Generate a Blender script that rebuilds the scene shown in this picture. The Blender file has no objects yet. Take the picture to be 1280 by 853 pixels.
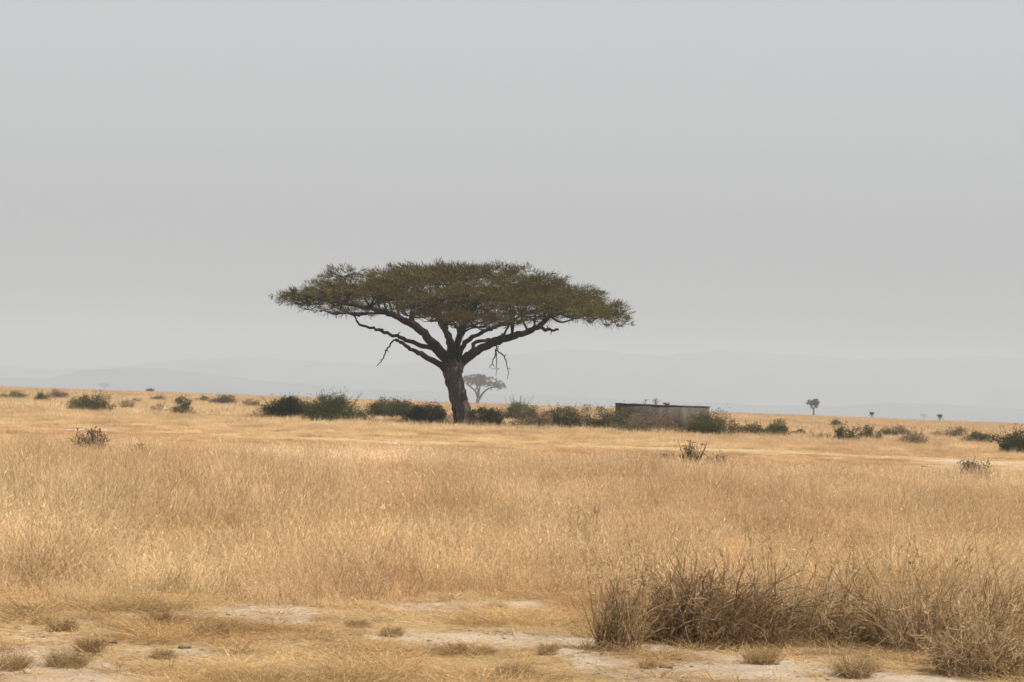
import bpy, math, random
import numpy as np
from mathutils import Matrix, Vector

SC = bpy.context.scene
COL = SC.collection
R = math.radians

# ------------------------------------------------------------------ camera
FPX, CX, CY = 4000.0, 640.0, 426.5          # focal length in photo pixels, photo centre
EYE = 1.5
PITCH, ROLL = math.atan(78.5 / FPX), R(2.08)
cam_rot = (Matrix.Rotation(math.pi / 2 + PITCH, 3, 'X') @ Matrix.Rotation(ROLL, 3, 'Z'))
RM = np.array(cam_rot)
CAMP = np.array((0.0, 0.0, EYE))
cd = bpy.data.cameras.new('camera')
cam = bpy.data.objects.new('camera', cd)
COL.objects.link(cam)
cam.matrix_world = Matrix.Translation(CAMP) @ cam_rot.to_4x4()
cd.sensor_width = 36.0
cd.lens = FPX / 1280.0 * 36.0
cd.clip_start, cd.clip_end = 0.5, 40000
cd.dof.use_dof = True
cd.dof.focus_distance = 90
cd.dof.aperture_fstop = 18
SC.camera = cam

SUN_EL, SUN_AZ = R(58), R(112)               # azimuth clockwise from +Y
SUND = Vector((math.sin(SUN_AZ) * math.cos(SUN_EL), math.cos(SUN_AZ) * math.cos(SUN_EL), math.sin(SUN_EL)))


# ------------------------------------------------------------------ noise and terrain
def _hash(ix, iy, seed):
    h = (ix.astype(np.int64) * 374761393 + iy.astype(np.int64) * 668265263 + seed * 974711) & 0xFFFFFFFF
    h = ((h ^ (h >> 13)) * 1274126177) & 0xFFFFFFFF
    h = h ^ (h >> 16)
    return (h & 0xFFFFFF) / float(0xFFFFFF)


def vnoise(x, y, seed=0):
    x = np.asarray(x, float); y = np.asarray(y, float)
    ix, iy = np.floor(x), np.floor(y)
    fx, fy = x - ix, y - iy
    fx = fx * fx * (3 - 2 * fx); fy = fy * fy * (3 - 2 * fy)
    a = _hash(ix, iy, seed); b = _hash(ix + 1, iy, seed)
    c = _hash(ix, iy + 1, seed); d = _hash(ix + 1, iy + 1, seed)
    return (a * (1 - fx) + b * fx) * (1 - fy) + (c * (1 - fx) + d * fx) * fy


def fbm(x, y, seed=0, octaves=4):
    s, a, t = 0.0, 1.0, 0.0
    for k in range(octaves):
        s = s + a * vnoise(x * 2 ** k, y * 2 ** k, seed + k * 17); t += a; a *= 0.5
    return s / t


def sstep(a, b, x):
    t = np.clip((x - a) / (b - a), 0, 1)
    return t * t * (3 - 2 * t)


def ground_z(x, y):
    x = np.asarray(x, float); y = np.asarray(y, float)
    z = 0.07 * (fbm(x / 5, y / 7, 3) - 0.5) + (0.05 * (fbm(x / 0.8, y / 0.8, 5, 4) - 0.5) + 0.02 * (vnoise(x / 0.17, y / 0.17, 6) - 0.5)) * sstep(60, 30, y)
    z = z + sstep(240, 620, y) * 0.85 - sstep(680, 1500, y) * 5.0
    z = z + sstep(150, 500, y) * 0.25 * (fbm(x / 45, y / 160, 9, 3) - 0.5)
    return z


def ray(px, py):
    v = RM @ np.array(((px - CX) / FPX, -(py - CY) / FPX, -1.0))
    return v / v[1]                          # per metre of +Y


def at(px, py, d):                           # the point seen at a photo pixel, d metres out
    return CAMP + ray(px, py) * d


_ds = np.geomspace(9, 1200, 3000)


def ground_at(px, py):                       # where the photo pixel meets the ground
    r = ray(px, py)
    P = CAMP[None, :] + _ds[:, None] * r[None, :]
    below = np.nonzero(P[:, 2] <= ground_z(P[:, 0], P[:, 1]))[0]
    k = below[0] if len(below) else len(_ds) - 1
    p = P[k].copy(); p[2] = ground_z(p[0], p[1])
    return p


def to_px(x, y, z):
    p = np.stack([x - CAMP[0], y - CAMP[1], z - CAMP[2]], -1) @ RM
    return CX + FPX * p[..., 0] / -p[..., 2], CY - FPX * p[..., 1] / -p[..., 2]


def eye_line(u):
    return 505.0 + math.tan(ROLL) * (u - 640.0)


# ------------------------------------------------------------------ mesh building
class MB:
    def __init__(self):
        self.v, self.q, self.t, self.r, self.n = [], [], [], [], 0

    def add(self, V, quads=None, tris=None, rnd=0.5):
        V = np.asarray(V, float).reshape(-1, 3)
        self.v.append(V)
        r = np.asarray(rnd, float)
        self.r.append(np.full(len(V), float(r)) if r.ndim == 0 else r.reshape(-1))
        if quads is not None and len(quads): self.q.append(np.asarray(quads, np.int64) + self.n)
        if tris is not None and len(tris): self.t.append(np.asarray(tris, np.int64) + self.n)
        self.n += len(V)

    def mesh(self, name, mat, smooth=False):
        V = np.concatenate(self.v); rr = np.concatenate(self.r)
        Q = np.concatenate(self.q) if self.q else np.zeros((0, 4), np.int64)
        T = np.concatenate(self.t) if self.t else np.zeros((0, 3), np.int64)
        me = bpy.data.meshes.new(name)
        me.vertices.add(len(V)); me.vertices.foreach_set('co', V.astype(np.float32).ravel())
        loops = np.concatenate([Q.ravel(), T.ravel()]).astype(np.int32)
        me.loops.add(len(loops)); me.loops.foreach_set('vertex_index', loops)
        starts = np.concatenate([np.arange(len(Q)) * 4, len(Q) * 4 + np.arange(len(T)) * 3]).astype(np.int32)
        me.polygons.add(len(starts)); me.polygons.foreach_set('loop_start', starts)
        if smooth: me.polygons.foreach_set('use_smooth', np.ones(len(starts), bool))
        a = me.attributes.new('rnd', 'FLOAT', 'POINT'); a.data.foreach_set('value', rr.astype(np.float32))
        me.update(calc_edges=True)
        if mat is not None: me.materials.append(mat)
        return me

    def obj(self, name, mat, parent=None, smooth=False, loc=None):
        o = bpy.data.objects.new(name, self.mesh(name, mat, smooth))
        COL.objects.link(o)
        if parent is not None: o.parent = parent
        if loc is not None: o.location = loc
        return o


def tube(mb, pts, rad, sides=6, rnd=0.5, wob=0.0, seed=0, cap=True):
    P = np.asarray(pts, float); rad = np.asarray(rad, float); n = len(P)
    T = np.gradient(P, axis=0); T /= np.linalg.norm(T, axis=1)[:, None] + 1e-9
    ref = np.array((0.0, 1.0, 0.0)) if abs(T[0][1]) < 0.8 else np.array((1.0, 0, 0))
    V = []
    ang = np.linspace(0, 2 * math.pi, sides, endpoint=False)
    for i in range(n):
        a = ref - T[i] * (ref @ T[i]); a /= np.linalg.norm(a) + 1e-9
        b = np.cross(T[i], a); ref = a
        rr = np.full(sides, rad[i])
        if wob:
            rr = rr * (1 + wob * (vnoise(np.cos(ang) * 1.7 + 9 + seed, np.sin(ang) * 1.7 + i * 0.45 + seed * 3.1, 31) - 0.5) * 2)
        V.append(P[i] + np.cos(ang)[:, None] * rr[:, None] * a + np.sin(ang)[:, None] * rr[:, None] * b)
    V = np.concatenate(V)
    i = np.arange(n - 1)[:, None] * sides; j = np.arange(sides)[None, :]; k = (j + 1) % sides
    Q = np.stack([i + j, i + k, i + sides + k, i + sides + j], -1).reshape(-1, 4)
    tr = None
    if cap:
        V = np.concatenate([V, P[-1:] + T[-1:] * rad[-1] * 0.6])
        b = (n - 1) * sides
        tr = np.array([[b + q, b + (q + 1) % sides, n * sides] for q in range(sides)])
    mb.add(V, Q, tr, rnd)


def smooth_path(pts, rad, per=5):            # Catmull-Rom through traced points
    P = np.asarray(pts, float); r = np.asarray(rad, float)
    E = np.vstack([2 * P[0] - P[1], P, 2 * P[-1] - P[-2]])
    out, ro = [], []
    for i in range(len(P) - 1):
        p0, p1, p2, p3 = E[i:i + 4]
        for t in np.linspace(0, 1, per, endpoint=False):
            out.append(0.5 * (2 * p1 + (p2 - p0) * t + (2 * p0 - 5 * p1 + 4 * p2 - p3) * t * t + (3 * p1 - p0 - 3 * p2 + p3) * t ** 3))
            ro.append(r[i] * (1 - t) + r[i + 1] * t)
    out.append(P[-1]); ro.append(r[-1])
    return np.array(out), np.array(ro)


def unit(v):
    return v / (np.linalg.norm(v, axis=-1, keepdims=True) + 1e-9)


def leaves(mb, C, D, L, W, rng, rnd=None, flat=0.0):   # slim lozenges standing at C along D
    C = np.asarray(C); n = len(C); D = unit(np.asarray(D))
    s = unit(np.cross(D, rng.normal(size=(n, 3)) + np.array((0, 0, flat))))
    L = np.broadcast_to(np.asarray(L, float), (n,))[:, None]; W = np.broadcast_to(np.asarray(W, float), (n,))[:, None]
    nb = unit(np.cross(D, s))
    m = C + D * L * 0.45 + nb * W * 0.25
    V = np.stack([C, m + s * W * 0.5, C + D * L, m - s * W * 0.5], 1).reshape(-1, 3)
    Q = np.arange(n * 4).reshape(n, 4)
    r = rng.random(n) if rnd is None else rnd
    mb.add(V, Q, None, np.repeat(r, 4))


def blades(mb, B, H, W, az, lean, curve, rnd, rng):
    """grass blades as bent tapered strips: base points, heights, widths, lean azimuth, lean and curl"""
    n = len(B)
    d = np.stack([np.cos(az), np.sin(az), np.zeros(n)], 1)
    fa = rng.random(n) * 2 * math.pi
    s = np.stack([np.cos(fa), np.sin(fa), np.zeros(n)], 1)
    up = np.array((0, 0, 1.0))
    ring = []
    for t, w in ((0, 1.0), (0.4, 0.85), (0.75, 0.55)):
        c = B + up * (H * t * (1 - 0.35 * curve * t))[:, None] + d * (H * (lean * t + curve * t * t * 0.8))[:, None]
        ring += [c - s * (W * w / 2)[:, None], c + s * (W * w / 2)[:, None]]
    tip = B + up * (H * (1 - 0.35 * curve))[:, None] + d * (H * (lean + curve * 0.8))[:, None]
    V = np.stack(ring + [tip], 1).reshape(-1, 3)
    b = np.arange(n)[:, None] * 7
    Q = np.concatenate([b + np.array([[0, 1, 3, 2]]), b + np.array([[2, 3, 5, 4]])])
    T = b + np.array([[4, 5, 6]])
    tt = np.tile(np.array([0, 0, .4, .4, .75, .75, 1.0]), n)
    mb.add(V, Q, T, np.repeat(rnd, 7) * 0.999 + np.floor(tt * 4))    # integer part: height up the blade


# ------------------------------------------------------------------ materials
class Nodes:
    def __init__(self, name):
        self.m = bpy.data.materials.new(name); self.m.use_nodes = True
        self.t = self.m.node_tree; self.t.nodes.clear()

    def n(self, typ, **kw):
        nd = self.t.nodes.new(typ)
        for k, v in kw.items():
            if k.startswith('i_'): nd.inputs[k[2:].replace('_', ' ')].default_value = v
            else: setattr(nd, k, v)
        return nd

    def l(self, a, b): self.t.links.new(a, b)

    def ramp(self, src, stops):
        r = self.n('ShaderNodeValToRGB'); e = r.color_ramp.elements
        while len(e) < len(stops): e.new(0.5)
        for k, (p, c) in enumerate(stops):
            e[k].position = p; e[k].color = (*c, 1)
        self.l(src, r.inputs[0]); return r.outputs[0]

    def mix(self, fac, a, b, mode='MIX'):
        m = self.n('ShaderNodeMix', data_type='RGBA', blend_type=mode)
        for s, v in ((m.inputs[0], fac), (m.inputs[6], a), (m.inputs[7], b)):
            if hasattr(v, 'is_linked') or hasattr(v, 'links'): self.l(v, s)
            elif isinstance(v, (int, float)): s.default_value = v
            else: s.default_value = (*v, 1)
        return m.outputs[2]

    def math(self, op, a, b=0.0):
        m = self.n('ShaderNodeMath', operation=op)
        for s, v in ((m.inputs[0], a), (m.inputs[1], b)):
            if isinstance(v, (int, float)): s.default_value = v
            else: self.l(v, s)
        return m.outputs[0]

    def noise(self, vec, scale, detail=4, rough=0.55, dist=0.0):
        nz = self.n('ShaderNodeTexNoise'); nz.inputs['Scale'].default_value = scale
        nz.inputs['Detail'].default_value = detail; nz.inputs['Roughness'].default_value = rough
        nz.inputs['Distortion'].default_value = dist
        if vec is not None: self.l(vec, nz.inputs['Vector'])
        return nz.outputs['Fac']

    def out(self, sh):
        o = self.n('ShaderNodeOutputMaterial'); self.l(sh, o.inputs['Surface']); return self.m

    def leafy(self, col, trans=0.3, rough=0.9):
        d = self.n('ShaderNodeBsdfDiffuse'); self.l(col, d.inputs[0]); d.inputs['Roughness'].default_value = rough
        t = self.n('ShaderNodeBsdfTranslucent'); self.l(col, t.inputs[0])
        m = self.n('ShaderNodeMixShader'); m.inputs[0].default_value = trans
        self.l(d.outputs[0], m.inputs[1]); self.l(t.outputs[0], m.inputs[2])
        return self.out(m.outputs[0])


def world_pos(N):
    return N.n('ShaderNodeNewGeometry').outputs['Position']


def attr(N, name, kind='GEOMETRY'):
    return N.n('ShaderNodeAttribute', attribute_name=name, attribute_type=kind)


def mat_foliage(name, stops, scale=0.5, patch=None, amount=0.6, trans=0.25):
    N = Nodes(name)
    col = N.ramp(attr(N, 'rnd').outputs['Fac'], stops)
    if patch:
        f = N.noise(world_pos(N), scale, 3)
        f = N.ramp(f, [(0.42, (0, 0, 0)), (0.62, (amount,) * 3)])
        col = N.mix(f, col, patch)
    return N.leafy(col, trans)


def mat_grass(name, stops, tint=True):
    N = Nodes(name)
    rv = N.math('FRACT', attr(N, 'rnd').outputs['Fac'])
    col = N.ramp(rv, stops)
    if tint:
        tc = attr(N, 'tint', 'INSTANCER').outputs['Color']
        col = N.mix(1.0, col, tc, 'MULTIPLY')
    mp = N.n('ShaderNodeMapping'); mp.inputs['Scale'].default_value = (1, 0.45, 0.3); N.l(world_pos(N), mp.inputs[0])
    f = N.ramp(N.noise(mp.outputs[0], 0.5, 6, 0.6), [(0.34, (0.74, 0.66, 0.58)), (0.5, (0.98, 0.95, 0.92)), (0.68, (1.12, 1.12, 1.12))])
    col = N.mix(1.0, col, f, 'MULTIPLY')
    return N.leafy(col, 0.35)


def mat_bark(name, a, b, scale=3.0, stretch=0.3):
    N = Nodes(name)
    mp = N.n('ShaderNodeMapping'); mp.inputs['Scale'].default_value = (1, 1, stretch)
    N.l(N.n('ShaderNodeTexCoord').outputs['Object'], mp.inputs[0])
    f1 = N.noise(mp.outputs[0], scale, 6, 0.65, 0.4)
    f2 = N.noise(mp.outputs[0], scale * 4, 5, 0.7, 0.2)
    col = N.ramp(f1, [(0.36, a), (0.52, tuple((np.array(a) + np.array(b)) / 2)), (0.66, b)])
    col = N.mix(N.ramp(f2, [(0.35, (0.6,) * 3), (0.6, (0,) * 3)]), col, tuple(np.array(a) * 0.6))
    bp = N.n('ShaderNodeBump'); bp.inputs['Strength'].default_value = 0.9; bp.inputs['Distance'].default_value = 0.08
    N.l(f2, bp.inputs['Height'])
    s = N.n('ShaderNodeBsdfPrincipled'); N.l(col, s.inputs['Base Color']); s.inputs['Roughness'].default_value = 0.95
    s.inputs['Specular IOR Level'].default_value = 0.1
    N.l(bp.outputs[0], s.inputs['Normal'])
    return N.out(s.outputs[0])


def mat_ground():
    N = Nodes('savanna_soil')
    P = world_pos(N)
    soil = attr(N, 'soil').outputs['Fac']
    n1 = N.noise(P, 1.6, 8, 0.62, 0.3)
    n2 = N.noise(P, 14, 8, 0.7)
    n3 = N.noise(P, 60, 4, 0.7)
    litter = N.ramp(n2, [(0.3, (0.20, 0.135, 0.07)), (0.48, (0.37, 0.255, 0.13)), (0.7, (0.50, 0.36, 0.195))])
    sand = N.ramp(n1, [(0.32, (0.36, 0.275, 0.19)), (0.5, (0.47, 0.375, 0.275)), (0.68, (0.54, 0.45, 0.35))])
    sand = N.mix(N.ramp(n2, [(0.5, (0, 0, 0)), (0.72, (0.7,) * 3)]), sand, (0.25, 0.185, 0.12))
    sand = N.mix(N.ramp(n3, [(0.32, (0.6,) * 3), (0.42, (0, 0, 0))]), sand, (0.17, 0.125, 0.085))
    fac = N.math('ADD', soil, N.math('MULTIPLY', N.math('SUBTRACT', n2, 0.5), 1.3))
    fac = N.math('ADD', fac, N.math('MULTIPLY', N.math('SUBTRACT', n1, 0.5), 0.8))
    fac = N.ramp(fac, [(0.38, (0, 0, 0)), (0.62, (1, 1, 1))])
    col = N.mix(fac, litter, sand)
    h = N.math('ADD', N.math('MULTIPLY', n2, 1.0), N.math('MULTIPLY', n3, 0.35))
    bp = N.n('ShaderNodeBump'); bp.inputs['Strength'].default_value = 1.0; bp.inputs['Distance'].default_value = 0.05
    N.l(h, bp.inputs['Height'])
    d = N.n('ShaderNodeBsdfDiffuse'); N.l(col, d.inputs[0]); d.inputs['Roughness'].default_value = 0.9
    N.l(bp.outputs[0], d.inputs['Normal'])
    return N.out(d.outputs[0])


def mat_plain(name, a, b, scale, bump=0.02, det=6):
    N = Nodes(name); P = world_pos(N)
    f = N.noise(P, scale, det, 0.65)
    col = N.ramp(f, [(0.3, a), (0.7, b)])
    bp = N.n('ShaderNodeBump'); bp.inputs['Strength'].default_value = 0.6; bp.inputs['Distance'].default_value = bump
    N.l(N.noise(P, scale * 6, 5, 0.7), bp.inputs['Height'])
    d = N.n('ShaderNodeBsdfDiffuse'); N.l(col, d.inputs[0]); N.l(bp.outputs[0], d.inputs['Normal'])
    return N.out(d.outputs[0])


def mat_concrete():
    N = Nodes('stained_concrete'); P = world_pos(N)
    mp = N.n('ShaderNodeMapping'); mp.inputs['Scale'].default_value = (1, 1, 0.18); N.l(P, mp.inputs[0])
    streak = N.noise(mp.outputs[0], 2.2, 6, 0.6)
    col = N.ramp(streak, [(0.32, (0.045, 0.036, 0.028)), (0.5, (0.072, 0.060, 0.048)), (0.68, (0.105, 0.09, 0.073))])
    col = N.mix(N.ramp(N.noise(P, 7, 6, 0.7), [(0.42, (0.55,) * 3), (0.6, (0,) * 3)]), col, (0.05, 0.04, 0.03))
    bp = N.n('ShaderNodeBump'); bp.inputs['Strength'].default_value = 0.5; bp.inputs['Distance'].default_value = 0.02
    N.l(N.noise(P, 25, 5, 0.7), bp.inputs['Height'])
    d = N.n('ShaderNodeBsdfDiffuse'); N.l(col, d.inputs[0]); N.l(bp.outputs[0], d.inputs['Normal'])
    return N.out(d.outputs[0])


M = {
    'ground': mat_ground(),
    'track': mat_plain('pale_track_sand', (0.22, 0.165, 0.115), (0.34, 0.275, 0.215), 0.8),
    'hills': mat_plain('far_hillside', (0.05, 0.055, 0.05), (0.10, 0.10, 0.085), 0.004, 8),
    'grass': mat_grass('dry_grass', [(0.0, (0.34, 0.215, 0.105)), (0.25, (0.54, 0.37, 0.19)), (0.55, (0.67, 0.50, 0.285)), (0.85, (0.77, 0.61, 0.385)), (1.0, (0.83, 0.71, 0.51))]),
    'stubble': mat_grass('dry_stubble', [(0.0, (0.26, 0.17, 0.085)), (0.35, (0.47, 0.32, 0.155)), (0.7, (0.64, 0.46, 0.235)), (1.0, (0.76, 0.61, 0.38))]),
    'tuft': mat_grass('withered_tuft', [(0.0, (0.15, 0.105, 0.06)), (0.4, (0.33, 0.235, 0.125)), (0.75, (0.53, 0.385, 0.205)), (1.0, (0.69, 0.54, 0.33))], False),
    'stalk': mat_grass('dry_stalk', [(0.0, (0.17, 0.12, 0.085)), (0.45, (0.34, 0.245, 0.15)), (0.8, (0.52, 0.39, 0.235)), (1.0, (0.68, 0.56, 0.40))], False),
    'bark': mat_bark('acacia_bark_sun_dapples', (0.016, 0.012, 0.009), (0.19, 0.148, 0.11), 2.3),  # light tone paints sunlit dapples into the trunk's bark colour
    'limb_bark': mat_bark('acacia_limb_bark', (0.013, 0.010, 0.007), (0.042, 0.030, 0.021), 3.5),
    'acacia': mat_foliage('acacia_leaf', [(0.0, (0.050, 0.032, 0.013)), (0.3, (0.070, 0.055, 0.018)), (0.65, (0.090, 0.084, 0.026)), (1.0, (0.145, 0.135, 0.048))],
                          0.45, (0.115, 0.072, 0.028), 0.55, 0.15),
    'dark_green': mat_foliage('dark_shrub_leaf', [(0.0, (0.020, 0.026, 0.011)), (0.5, (0.055, 0.068, 0.027)), (0.85, (0.112, 0.120, 0.050)), (1.0, (0.185, 0.172, 0.085))], 0.9, (0.10, 0.088, 0.04), 0.5),
    'green': mat_foliage('shrub_leaf', [(0.0, (0.045, 0.05, 0.022)), (0.5, (0.105, 0.110, 0.046)), (0.85, (0.165, 0.162, 0.07)), (1.0, (0.25, 0.215, 0.115))], 0.9, (0.12, 0.095, 0.05), 0.6),
    'olive': mat_foliage('olive_shrub_leaf', [(0.0, (0.055, 0.05, 0.025)), (0.5, (0.115, 0.105, 0.048)), (0.85, (0.17, 0.15, 0.07)), (1.0, (0.24, 0.20, 0.11))], 0.9, (0.17, 0.12, 0.06), 0.6),
    'dry': mat_foliage('dry_shrub_twig', [(0.0, (0.09, 0.06, 0.04)), (0.5, (0.20, 0.14, 0.095)), (0.85, (0.31, 0.225, 0.15)), (1.0, (0.45, 0.34, 0.22))], 0.9, (0.15, 0.105, 0.07), 0.5, 0.1),
    'stem': mat_foliage('shrub_stem', [(0.0, (0.06, 0.045, 0.035)), (1.0, (0.16, 0.125, 0.09))], trans=0.0),
    'brush': mat_foliage('dead_brush_twig', [(0.0, (0.10, 0.063, 0.036)), (0.4, (0.25, 0.16, 0.088)), (0.75, (0.42, 0.285, 0.155)), (1.0, (0.66, 0.50, 0.30))], 2.5, (0.20, 0.12, 0.066), 0.6, 0.15),
    'pale_brush': mat_foliage('pale_brush_twig', [(0.0, (0.19, 0.125, 0.07)), (0.4, (0.42, 0.29, 0.15)), (0.75, (0.61, 0.45, 0.245)), (1.0, (0.77, 0.62, 0.38))], 2.5, (0.36, 0.25, 0.14), 0.5, 0.2),
    'concrete': mat_concrete(),
    'clod': mat_plain('dark_earth_clod', (0.09, 0.065, 0.045), (0.18, 0.13, 0.09), 30, 0.01),
    'stone': mat_plain('pale_stone', (0.26, 0.21, 0.155), (0.40, 0.335, 0.265), 25, 0.01),
}


def tag(o, label=None, cat=None, group=None, kind=None):
    if label: o['label'] = label
    if cat: o['category'] = cat
    if group: o['group'] = group
    if kind: o['kind'] = kind
    return o


def empty(name, loc, label, cat, group=None):
    o = bpy.data.objects.new(name, None); o.empty_display_size = 0.2
    o.location = loc; COL.objects.link(o)
    return tag(o, label, cat, group)


# ------------------------------------------------------------------ what grows where
_edge_u = [-200, 0, 120, 240, 300, 520, 700, 745, 800, 1000, 1100, 1280, 1500]
_edge_v = [745, 754, 756, 748, 743, 741, 742, 758, 768, 788, 808, 832, 845]
_track_u = [-300, 0, 100, 200, 300, 400, 500, 600, 700, 850, 1000, 1100, 1200, 1280, 1500]
_track_v = [522, 533, 537, 541, 545.5, 549, 553, 556.5, 559, 561.5, 566, 571.5, 576, 580, 592]
_low_u = [1080, 1140, 1200, 1280, 1500]
_low_v = [587, 590, 593.5, 598, 611]


def zones(x, y):
    """height, density, soil and tint of the grass on the ground at x, y"""
    z = ground_z(x, y)
    u, v = to_px(x, y, z)
    dv = v - eye_line(u)
    n_big = fbm(x / 3.0, y / 6.0, 41) - 0.5
    n_far = fbm(x / 14.0, y / 35.0, 43) - 0.5
    n_mid = fbm(x / 0.8, y / 1.6, 47) - 0.5
    # the worn ground in front
    ve = np.interp(u, _edge_u, _edge_v) + n_big * 52 + n_mid * 26
    clear = sstep(-14, 24, v - ve)
    front = sstep(-75, 8, v - ve)
    hh = np.interp(dv, [0, 12, 25, 38, 45, 50, 56, 64, 72, 82, 96, 112, 150, 235, 400],
                       [.38, .36, .32, .24, .12, .07, .07, .10, .24, .36, .30, .36, .40, .36, .34])
    hh = hh * (1 + 0.9 * n_big * sstep(60, 110, dv) + 0.8 * n_far + 0.9 * (fbm(x / 0.9, y / 2.0, 45, 3) - 0.5)) * (1 - 0.5 * front)
    den = 1 - 0.35 * front
    soilw = clear * np.clip(0.62 + 4.2 * (fbm(x / 0.9, y / 2.0, 53, 5) - 0.5), 0, 1)
    left = sstep(330, 60, u) * sstep(850, 780, v)
    strip = sstep(800, 822, v) * sstep(190, 260, u) * sstep(760, 640, u)
    brk = np.clip(0.35 + 2.4 * (fbm(x / 0.7, y / 1.5, 59, 4) - 0.35), 0, 1)
    pal = np.exp(-((v - 757) / 13.0) ** 2) * sstep(230, 330, u) * sstep(760, 690, u) + 0.8 * np.exp(-((v - 800) / 12.0) ** 2) * sstep(380, 520, u) * sstep(800, 740, u)
    pal = pal + np.exp(-((v - 836) / 9.0) ** 2) * (sstep(170, 90, u) + sstep(690, 760, u) * sstep(1050, 960, u)) + 0.6 * np.exp(-((v - 815) / 9.0) ** 2) * sstep(120, 160, u) * sstep(300, 240, u)
    soilw = np.clip(soilw * (1 - 0.55 * left) * (1 - 0.75 * strip) * 0.85 + 1.25 * clear * pal * brk, 0, 1)
    # the track across the plain and the churned strip at its right end
    tv = np.interp(u, _track_u, _track_v); lv = np.interp(u, _low_u, _low_v)
    on = np.exp(-((v - tv) / 2.3) ** 2) * np.clip(4.0 * (fbm(x / 3.0, y / 11, 61) - 0.42), 0.0, 1)
    low = np.exp(-((v - lv) / 3.2) ** 2) * sstep(1110, 1160, u)
    churn = sstep(1120, 1160, u) * sstep(tv - 2, tv + 4, v) * sstep(lv + 8, lv + 2, v)
    near_left = np.exp(-((v - (tv + 2)) / 5.0) ** 2) * sstep(420, 250, u) * 0.6
    thin = np.exp(-((v - 630 - n_big * 6) / 4.0) ** 2) * sstep(700, 740, u) * sstep(860, 810, u)
    soil = np.clip(soilw + 0.6 * on + 0.6 * low + 0.4 * churn + near_left * 0.8 + 0.5 * thin, 0, 1)
    hh = hh * (1 - 0.8 * np.clip(on + low + 0.8 * churn + 0.7 * thin, 0, 1))
    shortish = clear
    hh = hh * (1 - shortish) + shortish * (0.06 + 0.06 * strip + 0.07 * left + 0.16 * np.clip(n_mid + n_big, 0, 1))
    den = den * (1 - 0.8 * on) * (1 - 0.9 * low) * (1 - 0.75 * churn) * (1 - 0.6 * thin)
    den = den * (1 - shortish * np.clip(1.05 * soilw + 0.2, 0, 0.97))
    # pale and russet bands
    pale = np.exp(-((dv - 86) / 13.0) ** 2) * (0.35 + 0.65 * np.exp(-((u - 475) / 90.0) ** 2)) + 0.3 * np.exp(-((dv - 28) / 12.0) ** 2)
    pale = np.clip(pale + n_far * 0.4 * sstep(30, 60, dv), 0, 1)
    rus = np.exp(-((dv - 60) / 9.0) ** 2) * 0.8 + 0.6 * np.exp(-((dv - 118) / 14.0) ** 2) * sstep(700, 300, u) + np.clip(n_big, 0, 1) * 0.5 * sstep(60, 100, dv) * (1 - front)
    rus = np.clip(rus, 0, 1)
    hue = fbm(x / 1.3, y / 3.5, 83) - 0.5
    hue2 = fbm(x / 7, y / 22, 87) - 0.5
    tint = np.ones((len(hh), 3)) * (1 + (0.45 * hue + 0.38 * hue2)[:, None] * np.array((0.55, 0.85, 0.8)))
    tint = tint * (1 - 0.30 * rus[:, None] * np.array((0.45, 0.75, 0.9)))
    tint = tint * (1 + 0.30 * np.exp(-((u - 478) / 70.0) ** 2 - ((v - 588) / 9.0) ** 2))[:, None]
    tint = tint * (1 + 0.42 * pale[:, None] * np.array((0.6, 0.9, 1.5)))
    return hh, den, soil, tint, clear


# ------------------------------------------------------------------ ground, track, hills
ys = np.concatenate([np.linspace(-60, 12, 20), np.arange(12.1, 36, 0.085), np.arange(36, 45, 0.2), np.geomspace(45, 160, 150), np.geomspace(162, 11500, 90)])
xs = np.concatenate([np.linspace(-1, -0.5, 24, endpoint=False), np.linspace(-0.5, 0.5, 281), np.linspace(1, 0.5, 24, endpoint=False)[::-1]])
Y, S = np.meshgrid(ys, xs, indexing='ij')
X = S * (5 + np.clip(Y, 0, None) * 0.42)
Z = ground_z(X, Y)
nr, nc = X.shape
i = np.arange(nr - 1)[:, None] * nc; j = np.arange(nc - 1)[None, :]
Q = np.stack([i + j, i + j + 1, i + nc + j + 1, i + nc + j], -1).reshape(-1, 4)
gm = MB(); gm.add(np.stack([X, Y, Z], -1).reshape(-1, 3), Q)
ground = gm.obj('ground', M['ground'], smooth=True)
tag(ground, kind='structure')
_, _, soil, _, _ = zones(X.ravel(), np.clip(Y.ravel(), 10, None))
a = ground.data.attributes.new('soil', 'FLOAT', 'POINT'); a.data.foreach_set('value', soil.astype(np.float32))


def track_strip(name, us, vs, half, gaps, seed):
    mb = MB(); uu = np.arange(us[0], us[-1], 3.0)
    c = [ground_at(u, np.interp(u, us, vs)) for u in uu]
    w = half * (0.45 + 1.1 * fbm(uu / 25.0, uu * 0, seed)) * np.clip((fbm(uu / 60.0, uu * 0, seed + 5) - gaps) * 6, 0.0, 1)
    cols = []
    for s in (-1, -0.4, 0.4, 1):
        row = []
        for k, p in enumerate(c):
            y = p[1] + s * (w[k] + 0.02) * (1 + 0.5 * (vnoise(k * 0.8, s * 9 + 20, seed) - 0.5))
            row.append((p[0] * y / p[1], y, ground_z(p[0] * y / p[1], y) + 0.006 - 0.02 * (abs(s) == 1)))
        cols.append(row)
    V = np.array(cols); n = len(c)
    q = np.array([[r * n + k, r * n + k + 1, (r + 1) * n + k + 1, (r + 1) * n + k] for r in range(3) for k in range(n - 1)])
    mb.add(V.reshape(-1, 3), q)
    tag(mb.obj(name, M['track'], smooth=True), kind='structure')


track_strip('dirt_track', _track_u[1:], _track_v[1:], 0.8, 0.52, 71)
track_strip('dirt_track', _low_u[:-1], _low_v[:-1], 0.7, 0.45, 77)


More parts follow.
